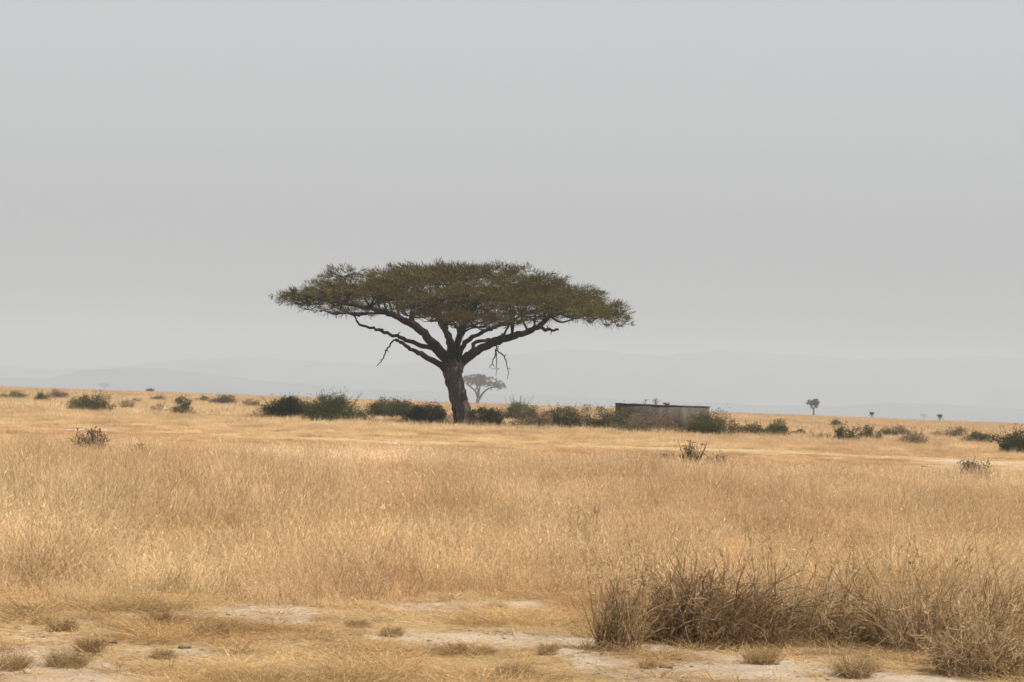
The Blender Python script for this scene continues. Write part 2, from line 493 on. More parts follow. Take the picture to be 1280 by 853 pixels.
def hill_range(name, d, depth, prof, seed):
    pu = np.array([p[0] for p in prof], float); pv = np.array([p[1] for p in prof], float)
    uu = np.linspace(pu[0], pu[-1], 160); tt = np.linspace(0, 1, 14)
    V = []
    for t in tt:
        y = d + depth * t
        for u in uu:
            top = at(u, np.interp(u, pu, pv), d + depth * 0.5)
            k = math.sin(math.pi * t) ** 0.8
            x = top[0] * y / (d + depth * 0.5)
            zz = -8 + (top[2] + 8) * k * (1 + 0.05 * (float(vnoise(u / 23.0, t * 4, seed)) - 0.5)) + 5 * (float(fbm(u / 30.0, t * 3, seed + 4)) - 0.5) * k
            V.append((x, y, zz))
    n = len(uu)
    q = np.array([[r * n + k, r * n + k + 1, (r + 1) * n + k + 1, (r + 1) * n + k] for r in range(len(tt) - 1) for k in range(n - 1)])
    mb = MB(); mb.add(np.array(V), q)
    tag(mb.obj(name, M['hills'], smooth=True), kind='structure')


hill_range('hills', 8800, 1500, [(-420, 470), (-200, 458), (-60, 452), (60, 462), (150, 458), (230, 450), (320, 447), (400, 452), (470, 456), (560, 450),
                                 (640, 444), (690, 437), (760, 439), (830, 445), (900, 437), (970, 442), (1050, 446), (1120, 450), (1200, 446), (1280, 448), (1420, 455), (1700, 470)], 3)
hill_range('hills', 7000, 900, [(-420, 484), (-100, 470), (60, 474), (105, 462), (180, 459), (240, 464), (330, 476), (450, 486), (620, 492), (800, 500), (950, 506), (1040, 508),
                                (1120, 503), (1200, 506), (1280, 512), (1420, 518), (1700, 530)], 8)


# ------------------------------------------------------------------ grass
def patch(name, size, n, h0, h1, w, mat, seed, lean=0.35, curve=0.5, heads=0.0, tufts=12, flat=0.0):
    rng = np.random.default_rng(seed); mb = MB()
    tc = (rng.random((tufts, 2)) - 0.5) * size
    k = rng.integers(0, tufts, n)
    B = np.zeros((n, 3)); B[:, :2] = np.where(rng.random((n, 1)) < 0.75, tc[k] + rng.normal(size=(n, 2)) * size * 0.07, (rng.random((n, 2)) - 0.5) * size * 1.15)
    B[:, 2] = -0.02
    H = h0 + (h1 - h0) * rng.random(n) ** 1.3
    H *= (0.55 + 0.7 * rng.random(tufts))[k]
    az = rng.normal(0.0, 1.5, n)
    ln = np.abs(rng.normal(0, lean, n)); cv = rng.random(n) * curve
    if flat:
        f = rng.random(n) < flat
        ln[f] = 2.0 + rng.random(f.sum()) * 3; H[f] *= 0.35; az[f] = rng.random(f.sum()) * 6.28
        B[f, 2] = 0.012
    trnd = rng.random(tufts)
    rnd = np.clip(0.55 * rng.random(n) + 0.45 * trnd[k], 0, 1)
    blades(mb, B, H, w * (0.6 + 0.8 * rng.random(n)), az, ln, cv, rnd, rng)
    if heads:
        m = int(n * heads); s = rng.choice(n, m, replace=False)
        d = np.stack([np.cos(az[s]), np.sin(az[s]), np.zeros(m)], 1)
        tip = B[s] + np.array((0, 0, 1.0)) * (H[s] * (1 - 0.35 * cv[s]))[:, None] + d * (H[s] * (ln[s] + cv[s] * 0.8))[:, None]
        dd = d * (ln[s] + cv[s] * 2)[:, None] + np.array((0, 0, 0.8)) + rng.normal(size=(m, 3)) * 0.2
        leaves(mb, tip - unit(dd) * 0.05, dd, 0.07 + 0.07 * rng.random(m), w * 1.6, rng, 0.7 + 0.299 * rng.random(m))
    return bpy.data.objects.new(name, mb.mesh(name, mat))


def collection(name, obs):
    c = bpy.data.collections.new(name)
    for o in obs: c.objects.link(o)
    return c


def scatter(name, coll, P, rot, scl, idx, tint, tiltx=None):
    me = bpy.data.meshes.new(name); me.vertices.add(len(P)); me.vertices.foreach_set('co', P.astype(np.float32).ravel())
    def att(nm, ty, data, key='value'):
        a = me.attributes.new(nm, ty, 'POINT'); a.data.foreach_set(key, np.asarray(data).ravel())
    r3 = np.zeros((len(P), 3), np.float32); r3[:, 2] = rot
    att('rot', 'FLOAT_VECTOR', r3, 'vector'); att('scl', 'FLOAT_VECTOR', scl.astype(np.float32), 'vector')
    att('idx', 'INT', idx.astype(np.int32)); att('tint', 'FLOAT_VECTOR', tint.astype(np.float32), 'vector')
    o = bpy.data.objects.new(name, me); COL.objects.link(o)
    g = bpy.data.node_groups.new(name + '_scatter', 'GeometryNodeTree')
    g.interface.new_socket('Geometry', in_out='INPUT', socket_type='NodeSocketGeometry')
    g.interface.new_socket('Geometry', in_out='OUTPUT', socket_type='NodeSocketGeometry')
    nd = g.nodes.new
    gi, go = nd('NodeGroupInput'), nd('NodeGroupOutput')
    ci = nd('GeometryNodeCollectionInfo'); ci.inputs['Collection'].default_value = coll
    ci.inputs['Separate Children'].default_value = True; ci.inputs['Reset Children'].default_value = True
    ip = nd('GeometryNodeInstanceOnPoints'); ip.inputs['Pick Instance'].default_value = True
    L = g.links.new
    def na(nm, ty):
        q = nd('GeometryNodeInputNamedAttribute'); q.data_type = ty; q.inputs['Name'].default_value = nm; return q.outputs['Attribute']
    L(gi.outputs[0], ip.inputs['Points']); L(ci.outputs[0], ip.inputs['Instance'])
    L(na('idx', 'INT'), ip.inputs['Instance Index'])
    L(na('rot', 'FLOAT_VECTOR'), ip.inputs['Rotation']); L(na('scl', 'FLOAT_VECTOR'), ip.inputs['Scale'])
    L(ip.outputs[0], go.inputs[0])
    md = o.modifiers.new('scatter', 'NODES'); md.node_group = g
    return tag(o, kind='stuff')


rng = np.random.default_rng(11)


def jitter_grid(y0, y1, step, margin, wid=0.19):
    P = []
    y = y0
    gy = np.arange(y0, y1, step)
    for y in gy:
        hw = y * wid + margin
        x = np.arange(-hw, hw, step)
        P.append(np.stack([x, np.full(len(x), y)], 1))
    P = np.concatenate(P)
    return P + (rng.random(P.shape) - 0.5) * step * 1.1


near_tall = [patch('grass_near_%d' % k, 0.75, 330, 0.35, 1.25, 0.0042, M['grass'], 100 + k, 0.13, 0.28, 0.08, 13) for k in range(6)]
mid_tall = [patch('grass_mid_%d' % k, 1.3, 380, 0.35, 1.2, 0.008, M['grass'], 120 + k, 0.11, 0.2, 0.05, 16) for k in range(5)]
far_tall = [patch('grass_far_%d' % k, 3.6, 420, 0.3, 1.25, 0.024, M['grass'], 140 + k, 0.1, 0.15, 0.0, 26) for k in range(4)]
C_near, C_mid, C_far = collection('near_grass', near_tall), collection('mid_grass', mid_tall), collection('far_grass', far_tall)


def lay(name, coll, nvar, P, size_ref, gate, boost=1.0):
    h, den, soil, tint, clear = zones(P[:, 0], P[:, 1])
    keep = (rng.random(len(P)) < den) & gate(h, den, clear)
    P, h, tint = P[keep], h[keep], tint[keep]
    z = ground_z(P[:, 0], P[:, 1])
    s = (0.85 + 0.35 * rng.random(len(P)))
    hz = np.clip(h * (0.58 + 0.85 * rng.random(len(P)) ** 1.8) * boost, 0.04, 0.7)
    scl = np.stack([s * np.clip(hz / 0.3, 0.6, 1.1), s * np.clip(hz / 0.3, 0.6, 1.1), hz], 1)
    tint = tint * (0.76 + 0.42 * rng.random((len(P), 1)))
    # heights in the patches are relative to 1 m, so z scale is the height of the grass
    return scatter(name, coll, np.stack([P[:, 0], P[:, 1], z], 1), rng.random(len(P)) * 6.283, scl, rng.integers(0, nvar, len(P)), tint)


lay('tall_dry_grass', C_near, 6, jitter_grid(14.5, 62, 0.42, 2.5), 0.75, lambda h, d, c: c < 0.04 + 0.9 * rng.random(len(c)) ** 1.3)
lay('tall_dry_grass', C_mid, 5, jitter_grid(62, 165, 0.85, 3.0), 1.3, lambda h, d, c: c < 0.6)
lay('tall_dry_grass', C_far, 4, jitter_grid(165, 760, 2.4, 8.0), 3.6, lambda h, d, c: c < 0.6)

# stubble, small tufts and fallen straw on the worn ground in front
def clump_patch(name, n, mat, seed):
    """one little bunch of dry blades fanning out of a common foot"""
    rg = np.random.default_rng(seed); mb = MB()
    B = np.zeros((n, 3)); B[:, :2] = rg.normal(size=(n, 2)) * np.array((0.055, 0.05)); B[:, 2] = -0.02
    r = np.hypot(B[:, 0], B[:, 1]); az = np.arctan2(B[:, 1], B[:, 0]) + rg.normal(size=n) * 0.7
    H = (0.5 + 0.6 * rg.random(n)) * (1 - 2.5 * np.clip(r, 0, 0.2))
    blades(mb, B, H, np.full(n, 0.0034) * (0.6 + 0.8 * rg.random(n)), az, 0.18 * np.abs(rg.normal(size=n)) + r * 1.5, rg.random(n) * 0.35, rg.random(n), rg)
    return bpy.data.objects.new(name, mb.mesh(name, mat))


stub = [clump_patch('stubble_%d' % k, 90, M['stubble'], 160 + k) for k in range(6)]
straw = [patch('straw_%d' % k, 0.5, 60, 0.08, 0.2, 0.0035, M['stubble'], 180 + k, 0.6, 0.2, 0.0, 14, 0.97) for k in range(4)]
P = jitter_grid(14.5, 34, 0.13, 2.0)
h, den, soil, tint, clear = zones(P[:, 0], P[:, 1])
clump = fbm(P[:, 0] / 0.5, P[:, 1] / 0.8, 91, 3)
big = fbm(P[:, 0] / 2.2, P[:, 1] / 3.0, 93, 2)
keep = (clear > 0.15) & (rng.random(len(P)) < np.clip((1.1 - soil) * sstep(0.50, 0.62, clump) * sstep(0.25, 0.55, big) * 0.8 * (1 - 0.6 * soil) + 0.05, 0, 1))
P, h, tint, clump = P[keep], h[keep], tint[keep], clump[keep]
hz = np.clip(h * (0.35 + 0.6 * rng.random(len(P)) ** 2 + 1.6 * (clump - 0.5)) * (0.5 + vnoise(P[:, 0] / 0.28, P[:, 1] / 0.4, 101)), 0.03, 0.2)
sx = 0.6 + 1.1 * rng.random(len(P)) ** 1.5
scatter('short_grass', collection('stubble_set', stub), np.stack([P[:, 0], P[:, 1], ground_z(P[:, 0], P[:, 1])], 1), rng.random(len(P)) * 6.283,
        np.stack([sx, sx, hz], 1), rng.integers(0, 6, len(P)), tint * (0.36 + 0.30 * rng.random((len(P), 1)) + 0.62 * vnoise(P[:, 0] / 0.28, P[:, 1] / 0.4, 99)[:, None]) * np.array((1.0, 0.97, 0.93)))
# many little withered bunches between them, clustered and of all sizes
wither = [clump_patch('wither_%d' % k, 40 + 22 * k, M['stubble'], 260 + k) for k in range(6)]
P = jitter_grid(14.5, 31, 0.20, 2.0)
h, den, soil, tint, clear = zones(P[:, 0], P[:, 1])
grp = fbm(P[:, 0] / 1.1, P[:, 1] / 1.7, 131, 3)
keep = (clear > 0.3) & (rng.random(len(P)) < (0.05 + 0.55 * sstep(0.48, 0.68, grp)) * (1 - 0.85 * soil))
P = P[keep]
sz = rng.random(len(P)) ** 2.2
sx = 0.45 + 1.5 * sz * (0.6 + 0.8 * rng.random(len(P)))
scatter('short_grass', collection('wither_set', wither), np.stack([P[:, 0], P[:, 1], ground_z(P[:, 0], P[:, 1])], 1), rng.random(len(P)) * 6.283,
        np.stack([sx, sx * (0.7 + 0.6 * rng.random(len(P))), 0.035 + 0.10 * sz + 0.03 * rng.random(len(P))], 1), rng.integers(0, 6, len(P)),
        (0.34 + 0.5 * rng.random((len(P), 1))) * np.array((1.0, 0.96, 0.90)))
# single taller stalks standing out of the grass and along its ragged edge
stalk_set = [patch('stalk_%d' % k, 0.5, 9, 0.6, 1.2, 0.0038, M['grass'], 220 + k, 0.12, 0.25, 0.5, 5) for k in range(5)]
P = jitter_grid(16, 60, 0.6, 2.0)
h, den, soil, tint, clear = zones(P[:, 0], P[:, 1])
keep = (clear < 0.8) & (rng.random(len(P)) < 0.55 * fbm(P[:, 0] / 1.5, P[:, 1] / 3, 97) ** 1.5)
P, tint = P[keep], tint[keep]
sz = 0.4 + 0.25 * rng.random(len(P))
scatter('tall_dry_grass', collection('stalk_set', stalk_set), np.stack([P[:, 0], P[:, 1], ground_z(P[:, 0], P[:, 1])], 1), rng.random(len(P)) * 6.283,
        np.stack([sz * 0 + 1, sz * 0 + 1, sz], 1), rng.integers(0, 5, len(P)), tint * 1.1)
P = jitter_grid(14.5, 33, 0.36, 2.0)
h, den, soil, tint, clear = zones(P[:, 0], P[:, 1])
keep = (clear > 0.1) & (rng.random(len(P)) < 0.75 - 0.68 * soil)
P = P[keep]
sx = 0.8 + 0.5 * rng.random(len(P))
scatter('fallen_straw', collection('straw_set', straw), np.stack([P[:, 0], P[:, 1], ground_z(P[:, 0], P[:, 1])], 1), rng.random(len(P)) * 6.283,
        np.stack([sx, sx, sx], 1), rng.integers(0, 4, len(P)), np.ones((len(P), 3)))


# ------------------------------------------------------------------ gravel and clods
def lump(mb, c, r, seed, flat=0.6):
    th = np.linspace(0, math.pi, 7); ph = np.linspace(0, 2 * math.pi, 10, endpoint=False)
    V = []
    for t in th:
        for p in ph:
            d = np.array((math.sin(t) * math.cos(p), math.sin(t) * math.sin(p), math.cos(t)))
            k = 0.7 + 0.6 * float(vnoise(d[0] * 1.8 + seed * 3.3, d[1] * 1.8 + d[2] * 2.1 + seed, 5))
            V.append(c + d * r * k * np.array((1, 0.85, flat)))
    n = 10
    Qs = [[a * n + b, a * n + (b + 1) % n, (a + 1) * n + (b + 1) % n, (a + 1) * n + b] for a in range(6) for b in range(n)]
    mb.add(np.array(V), np.array(Qs), None, 0.5)


peb = []
for k in range(4):
    mb = MB(); lump(mb, np.zeros(3), 0.5, k + 2)
    peb.append(bpy.data.objects.new('pebble_%d' % k, mb.mesh('pebble_%d' % k, M['stone' if k % 2 else 'clod'], True)))
P = jitter_grid(14.5, 32, 0.12, 2.0)
h, den, soil, tint, clear = zones(P[:, 0], P[:, 1])
keep = rng.random(len(P)) < soil * 0.9 + 0.05
P = P[keep]; sx = 0.010 + 0.030 * rng.random(len(P)) ** 4
scatter('gravel', collection('pebble_set', peb), np.stack([P[:, 0], P[:, 1], ground_z(P[:, 0], P[:, 1])], 1), rng.random(len(P)) * 6.283,
        np.stack([sx, sx, sx * 0.7], 1), rng.integers(0, 4, len(P)), np.ones((len(P), 3)))


# ------------------------------------------------------------------ the large acacia
def acacia(name, base_px, base_d, label, limbs, trunk, crown, seed, n_pads, sprays, detail=1.0, hanging=(), ry=9.5, spray_len=(0.22, 0.5), spray_w=0.035, group=None, hand_pads=(), foliage='acacia', dead=()):
    rg = np.random.default_rng(seed)
    O = at(base_px[0], base_px[1], base_d)
    O[2] = ground_z(O[0], O[1]) - 0.05
    px2m = base_d / FPX
    root = empty(name, O, label, 'tree', group)

    def loc(p, dy=0.0):
        q = at(p[0], p[1], base_d) - O
        q[1] = dy
        return q
    # trunk
    pts, rad = smooth_path([loc(p[:2], p[3] if len(p) > 3 else 0) for p in trunk], [p[2] / 2 * px2m for p in trunk], 8 if detail >= 1 else 3)
    mb = MB(); tube(mb, pts, rad, 28 if detail >= 1 else 8, wob=0.16 * detail, seed=seed)
    mb.obj('trunk', M['bark'], root, True)
    nodes, nrad = [], []
    for k, lb in enumerate(limbs):
        pts, rad = smooth_path([loc(p[:2], p[3]) for p in lb], [p[2] / 2 * px2m * (0.76 if detail >= 1 else 1) for p in lb], 6 if detail >= 1 else 3)
        pts[2:] += (rg.random((len(pts) - 2, 3)) - 0.5) * 0.12 * detail
        mb = MB(); tube(mb, pts, rad, 12 if detail >= 1 else 6, wob=0.22 * detail, seed=seed + k * 5 + 1)
        # short broken spurs
        for _ in range(int(3 * detail)):
            q = rg.integers(len(pts) // 3, len(pts))
            d = unit(rg.normal(size=3) * np.array((1, 1, 0.5))) * (0.25 + 0.4 * rg.random())
            tube(mb, [pts[q], pts[q] + d * 0.5 + (0, 0, .05), pts[q] + d], [rad[q] * .5, .035, .012], 5)
        mb.obj('limb', M['limb_bark'], root, True)
        if k not in dead: nodes.append(pts[len(pts) // 3:])
        if k not in dead: nrad.append(rad[len(pts) // 3:])
    nodes = np.concatenate(nodes); nrad = np.concatenate(nrad)
    for hg in hanging:
        mb = MB()
        for st in hg:
            pts, rad = smooth_path([loc(p[:2], p[3]) for p in st], [p[2] / 2 * px2m for p in st], 5)
            pts[1:] += (rg.random((len(pts) - 1, 3)) - 0.5) * 0.08
            tube(mb, pts, rad, 5)
            for _ in range(3):
                q = rg.integers(1, len(pts)); d = rg.normal(size=3) * 0.16
                tube(mb, [pts[q], pts[q] + d * 0.6, pts[q] + d - (0, 0, .05)], [rad[q] * .7, .014, .008], 4)
        mb.obj('dead_twig', M['limb_bark'], root)
    # crown pads over a revolved umbrella profile
    cx = crown['cx']
    def prof(key, rr, c):
        L = crown[key]
        u = np.array([p[0] for p in L], float); v = np.array([p[1] for p in L], float)
        zr = np.interp(cx + rr * (crown['x1'] - cx), u, v); zl = np.interp(cx - rr * (cx - crown['x0']), u, v)
        w = (1 + c) / 2
        return zr * w + zl * (1 - w)
    pads = []
    tries = 0
    while len(pads) < n_pads and tries < 20000:
        tries += 1
        rr = math.sqrt(rg.random()) * 0.93; th = rg.random() * 2 * math.pi
        c, s = math.cos(th), math.sin(th)
        u = cx + rr * c * ((crown['x1'] - cx) if c > 0 else (cx - crown['x0']))
        y = rr * s * ry
        p0 = loc((u, 400), y)
        upper = len(pads) < n_pads * 0.58
        if any((p0[0] - q[0][0]) ** 2 + (p0[1] - q[0][1]) ** 2 < (crown['gap'] * 1.12) ** 2 * (1 - 0.9 * tries / 20000) for q in pads if q[7] == upper): continue
        vt, vb = prof('top', rr, c), prof('bot', rr, c)
        f = 0.04 + 0.13 * rg.random() if upper else 0.38 + 0.56 * rg.random()
        v = vt + (vb - vt) * f
        pc = loc((u, v), y)
        rx = crown['pad'] * (0.75 + 0.5 * rg.random()) * (1.0 - 0.25 * rr)
        pads.append((pc, rx, rx * 0.95, crown['padz'] * (0.8 + 0.5 * rg.random()), rr, np.array((c, s)), rg.random(), upper))
    for (u, v, dy, rx, rz) in hand_pads:
        pads.append((loc((u, v), dy), rx, rx, rz, abs((u - cx) / (crown['x1'] - cx)), np.array((math.copysign(1, u - cx), 0.0)), rg.random(), True))
    br, fo = MB(), MB()
    for (pc, rx, ryy, rz, rr, cs, pr, _up) in pads:
        dist = np.linalg.norm((nodes - pc) * np.array((1, 1, 1.3)), axis=1) + (nodes[:, 2] > pc[2] - 0.1) * (5 if rr < 0.75 else 0.8)
        # prefer a node nearer to the trunk than the pad is
        dist += np.clip(np.hypot(nodes[:, 0], nodes[:, 1]) - np.hypot(pc[0], pc[1]), 0, None) * 2
        k = int(np.argmin(dist)); a = nodes[k]
        hub = pc - np.array((0, 0, rz * 0.7))
        m = a * 0.45 + hub * 0.55 + np.array((0, 0, -0.02 * np.linalg.norm(hub - a))) + (rg.random(3) - 0.5) * 0.5 * px2m / 0.05
        r0 = min(nrad[k] * 0.6, 0.085 * px2m / 0.05)
        pts, rad = smooth_path([a, m, hub], [r0, r0 * 0.75, r0 * 0.5], 5 if detail >= 1 else 3)
        tube(br, pts, rad, 6 if detail >= 1 else 4)
        ntw = int(11 * detail) + 2
        for _ in range(ntw):
            t = rg.random() * 6.283; q = 0.45 + 0.5 * rg.random()
            e = pc + np.array((math.cos(t) * rx * q, math.sin(t) * ryy * q, rz * (0.35 * rg.random() - 0.15)))
            mm = hub * 0.5 + e * 0.5 + (rg.random(3) - 0.5) * 0.25 * rx + np.array((0, 0, -0.1 * rz))
            tube(br, [hub, mm, e], [r0 * 0.42, r0 * 0.28, r0 * 0.1], 4, cap=False)
        n = int(sprays * rx * ryy / crown['pad'] ** 2)
        # clustered twiglets: sprays gather in fans
        nf = max(6, n // 14)
        t = rg.random(nf) * 6.283; q = np.sqrt(rg.random(nf))
        lump_ = 0.75 + 0.5 * vnoise(np.cos(t) * 1.5 + 50 * pr, np.sin(t) * 1.5 + 7, 3)
        fx, fy = np.cos(t) * q * rx * lump_, np.sin(t) * q * ryy * lump_
        fz = rz * (1 - q ** 2) * 0.75 + rz * (rg.random(nf) - 0.62) * 0.9 - 0.25 * rz * q ** 2 * rr
        F = np.stack([fx, fy, fz], 1) + pc
        fd = np.stack([np.cos(t) * (0.35 + q), np.sin(t) * (0.35 + q), 0.75 - 0.75 * q * rr + 0.35 * rg.normal(size=nf)], 1)
        fd[:, :2] += cs[None, :] * rr * 0.7
        k = rg.integers(0, nf, n)
        C = F[k] + rg.normal(size=(n, 3)) * np.array((0.16, 0.16, 0.08)) * rx * 0.55
        D = unit(fd[k]) + rg.normal(size=(n, 3)) * 0.5
        Ls = spray_len[0] + (spray_len[1] - spray_len[0]) * rg.random(n) ** 1.5
        cr = np.clip(0.5 * pr + 0.25 * rg.random(nf)[k] + 0.3 * rg.random(n), 0, 1)
        leaves(fo, C, D, Ls, spray_w * (0.6 + 0.8 * rg.random(n)), rg, cr, 1.6)
        # a few drooping under the rim
        if rr > 0.6:
            nd_ = n // 14
            t = rg.random(nd_) * 6.283; q = np.sqrt(rg.random(nd_))
            C = pc + np.stack([np.cos(t) * q * rx, np.sin(t) * q * ryy, -rz * (0.2 + 0.55 * rg.random(nd_))], 1)
            D = np.stack([0.5 * cs[0] + rg.normal(size=nd_) * .5, 0.5 * cs[1] + rg.normal(size=nd_) * .5, -0.5 - 0.6 * rg.random(nd_)], 1)
            leaves(fo, C, D, spray_len[1] * (0.5 + 0.6 * rg.random(nd_)), spray_w * 0.7, rg)
    br.obj('branchwork', M['limb_bark'], root)
    fo.obj('crown', M[foliage], root)
    return root


A_D = 196.0
acacia('acacia_tree', (580, 533), A_D, 'large flat topped acacia with dark leaning trunk standing alone on the plain',
    limbs=[
        [(565, 458, 19, 0), (548, 436, 16, -.3), (527, 414, 13, -.8), (508, 402, 11, -1.4), (482, 391, 8, -2), (445, 383, 6, -2.6), (405, 377, 3.5, -3), (372, 370, 2, -3.2)],
        [(562, 450, 10, .3), (540, 436, 8, 1), (515, 428, 7, 1.8), (490, 418, 6, 2.4), (468, 410, 5, 2.8), (447, 405, 3.6, 3), (440, 394, 2.6, 3.1), (432, 383, 1.4, 3.2)],
        [(558, 462, 11, -.2), (538, 449, 8.5, -.6), (516, 438, 6.5, -1), (502, 429, 4.5, -1.3), (496, 426, 2.5, -1.4)],
        [(565, 455, 15, .2), (564, 430, 11, .6), (556, 410, 9, 1.4), (549, 395, 7, 2.6), (545, 378, 5, 3.8), (530, 362, 3, 4.6)],
        [(569, 455, 13, 0), (572, 428, 9, -.8), (578, 408, 7, -1.8), (590, 392, 5.5, -3), (600, 375, 3.5, -4.2)],
        [(571, 456, 9, -.2), (580, 432, 7.5, -1), (598, 419, 6.5, -2), (622, 410, 5, -3.4), (650, 398, 3, -4.6)],
        [(574, 456, 9, .3), (588, 446, 7.5, 1), (593, 428, 6, 1.8), (606, 424, 5, 2.6), (620, 422, 4.5, 3.6), (632, 414, 4, 4.4), (637, 400, 3, 5.4)],
        [(570, 460, 20, .1), (588, 444, 14.5, .2), (606, 433, 12.5, .4), (628, 425, 11.5, .6), (652, 417, 10.5, .8), (672, 408, 9.5, 1), (685, 396, 7.5, 1.1), (700, 385, 5.5, 1.2), (722, 374, 4, 1.3), (748, 370, 2.5, 1.4)],
        [(674, 407, 7, 1), (684, 412, 5.5, .9), (697, 411, 4, .8)],
        [(566, 452, 9, -.2), (560, 425, 7, -1.6), (552, 405, 6, -3.4), (545, 390, 4.5, -5.2), (540, 378, 3, -6.8)],
        [(568, 452, 9, .4), (574, 425, 7, 2), (582, 400, 6, 4), (586, 383, 4.5, 6), (592, 370, 3, 7.6)],
    ],
    trunk=[(581, 537, 34), (580, 530, 26), (577.5, 516, 23.5), (573, 497, 23), (569, 480, 22), (566, 467, 23.5), (566.5, 456, 27), (567, 448, 19)],
    crown=dict(cx=566, x0=358, x1=783, gap=1.22, pad=1.65, padz=0.46,
               top=[(340, 374), (360, 369), (385, 364), (405, 359), (430, 354), (470, 345), (500, 336), (540, 330), (600, 331), (650, 341), (700, 356), (740, 370), (770, 386), (790, 401)],
               bot=[(340, 376), (380, 383), (420, 380), (460, 382), (500, 394), (560, 408), (620, 408), (660, 396), (700, 380), (740, 392), (770, 400), (790, 404)]),
    seed=7, n_pads=112, sprays=740, dead=(1, 2, 8),
    hand_pads=[(362, 370.5, .4, .8, .26), (356, 371, -.6, .6, .22), (430, 341, -.5, 1.25, .42), (408, 349, 0.6, 0.9, .34), (372, 370, -1, 1.2, .38), (395, 374, 1.4, 1.4, .4), (420, 369, -2.4, 1.5, .42), (768, 396, 0, 0.85, .55), (764, 388, -1.5, 1.1, .55), (752, 384, 1.5, 1.2, .55), (718, 392, -1, 1.15, .5), (738, 396, 1.2, 1.1, .5), (758, 400, -.4, 1.0, .5), (772, 401, .6, .8, .5), (385, 383, .3, 1.0, .3), (415, 388, 1.2, 1.0, .3), (448, 391, -1.2, 1.1, .32), (700, 386, 2, 1.2, .45),
               (558, 401, -7.4, 1.7, .55), (598, 405, -7.0, 1.7, .55), (632, 403, -6.5, 1.6, .55), (575, 406, -4.6, 1.4, .45), (618, 407, -4.6, 1.4, .45), (650, 400, -4, 1.3, .45), (540, 398, -5, 1.3, .45), (515, 392, -5.5, 1.4, .45), (585, 376, -8, 1.7, .6), (530, 384, -7, 1.5, .55)],
    hanging=[
        [[(497, 424, 3.0, 1.8), (491, 425, 2.4, 1.7), (482, 437, 2.0, 1.6), (478, 447, 1.6, 1.6), (470, 458, 0.9, 1.5)]],
        [[(621, 428, 2.4, .4), (620, 438, 2.0, .3), (616, 452, 1.2, .3), (612, 461, 0.7, .2)], [(620, 438, 1.8, .3), (630, 446, 1.6, .2), (634, 458, 1.2, .1), (635, 474, 0.7, .1)],
         [(620, 440, 1.4, .3), (621, 455, 1.0, .4), (620, 470, 0.6, .5)]],
    ])

# far trees, pale with distance
FARG = 'distant trees along the horizon'
acacia('acacia_tree', (597, 506), 1500, 'hazy grey flat topped acacia seen far off just right of the big trunk',
    limbs=[[(598, 499, 3.4, 0), (594, 489, 2.4, 0), (588, 484, 1.6, -2), (583, 480, 1, -3)], [(599, 499, 3.2, 0), (605, 490, 2.4, 1), (613, 485, 1.7, 2), (624, 484, 1, 3)],
           [(598, 499, 3, 0), (599, 487, 2.2, -2), (602, 478, 1.4, -4)], [(598, 498, 2.6, 0), (597, 486, 2, 3), (594, 478, 1.2, 5)]],
    trunk=[(597, 508, 5.5), (597, 503, 4.6), (598, 498, 4.2), (598.5, 495, 3)],
    crown=dict(cx=601, x0=581, x1=631, gap=2.0, pad=2.6, padz=1.0,
               top=[(579, 477), (582, 473), (590, 471), (600, 470), (610, 472), (620, 476), (628, 482), (632, 487)],
               bot=[(579, 478), (590, 479), (600, 480), (610, 481), (620, 483), (632, 489)]),
    seed=21, n_pads=34, sprays=260, detail=0.4, ry=8, spray_len=(0.6, 1.3), spray_w=0.2, group=FARG)
acacia('bushy_tree', (1017, 520), 1000, 'small round headed tree on the horizon beyond the right end of the shrubs',
    limbs=[[(1017, 512, 1.4, 0), (1014, 507, 1.2, -.3), (1011, 504, .8, -.5)], [(1017, 512, 1.4, 0), (1020, 507, 1.2, .3), (1023, 504, .8, .5)]],
    trunk=[(1017, 521, 2.6), (1017, 515, 2), (1017, 510, 1.8)],
    crown=dict(cx=1017, x0=1010, x1=1025, gap=0.5, pad=0.95, padz=0.7,
               top=[(1008, 504), (1012, 502.5), (1017, 502), (1022, 502), (1026, 504)], bot=[(1008, 505), (1012, 507), (1017, 506), (1022, 506), (1026, 505)]),
    seed=23, n_pads=16, sprays=240, detail=0.4, ry=2.0, spray_len=(0.3, 0.6), spray_w=0.12, group=FARG)
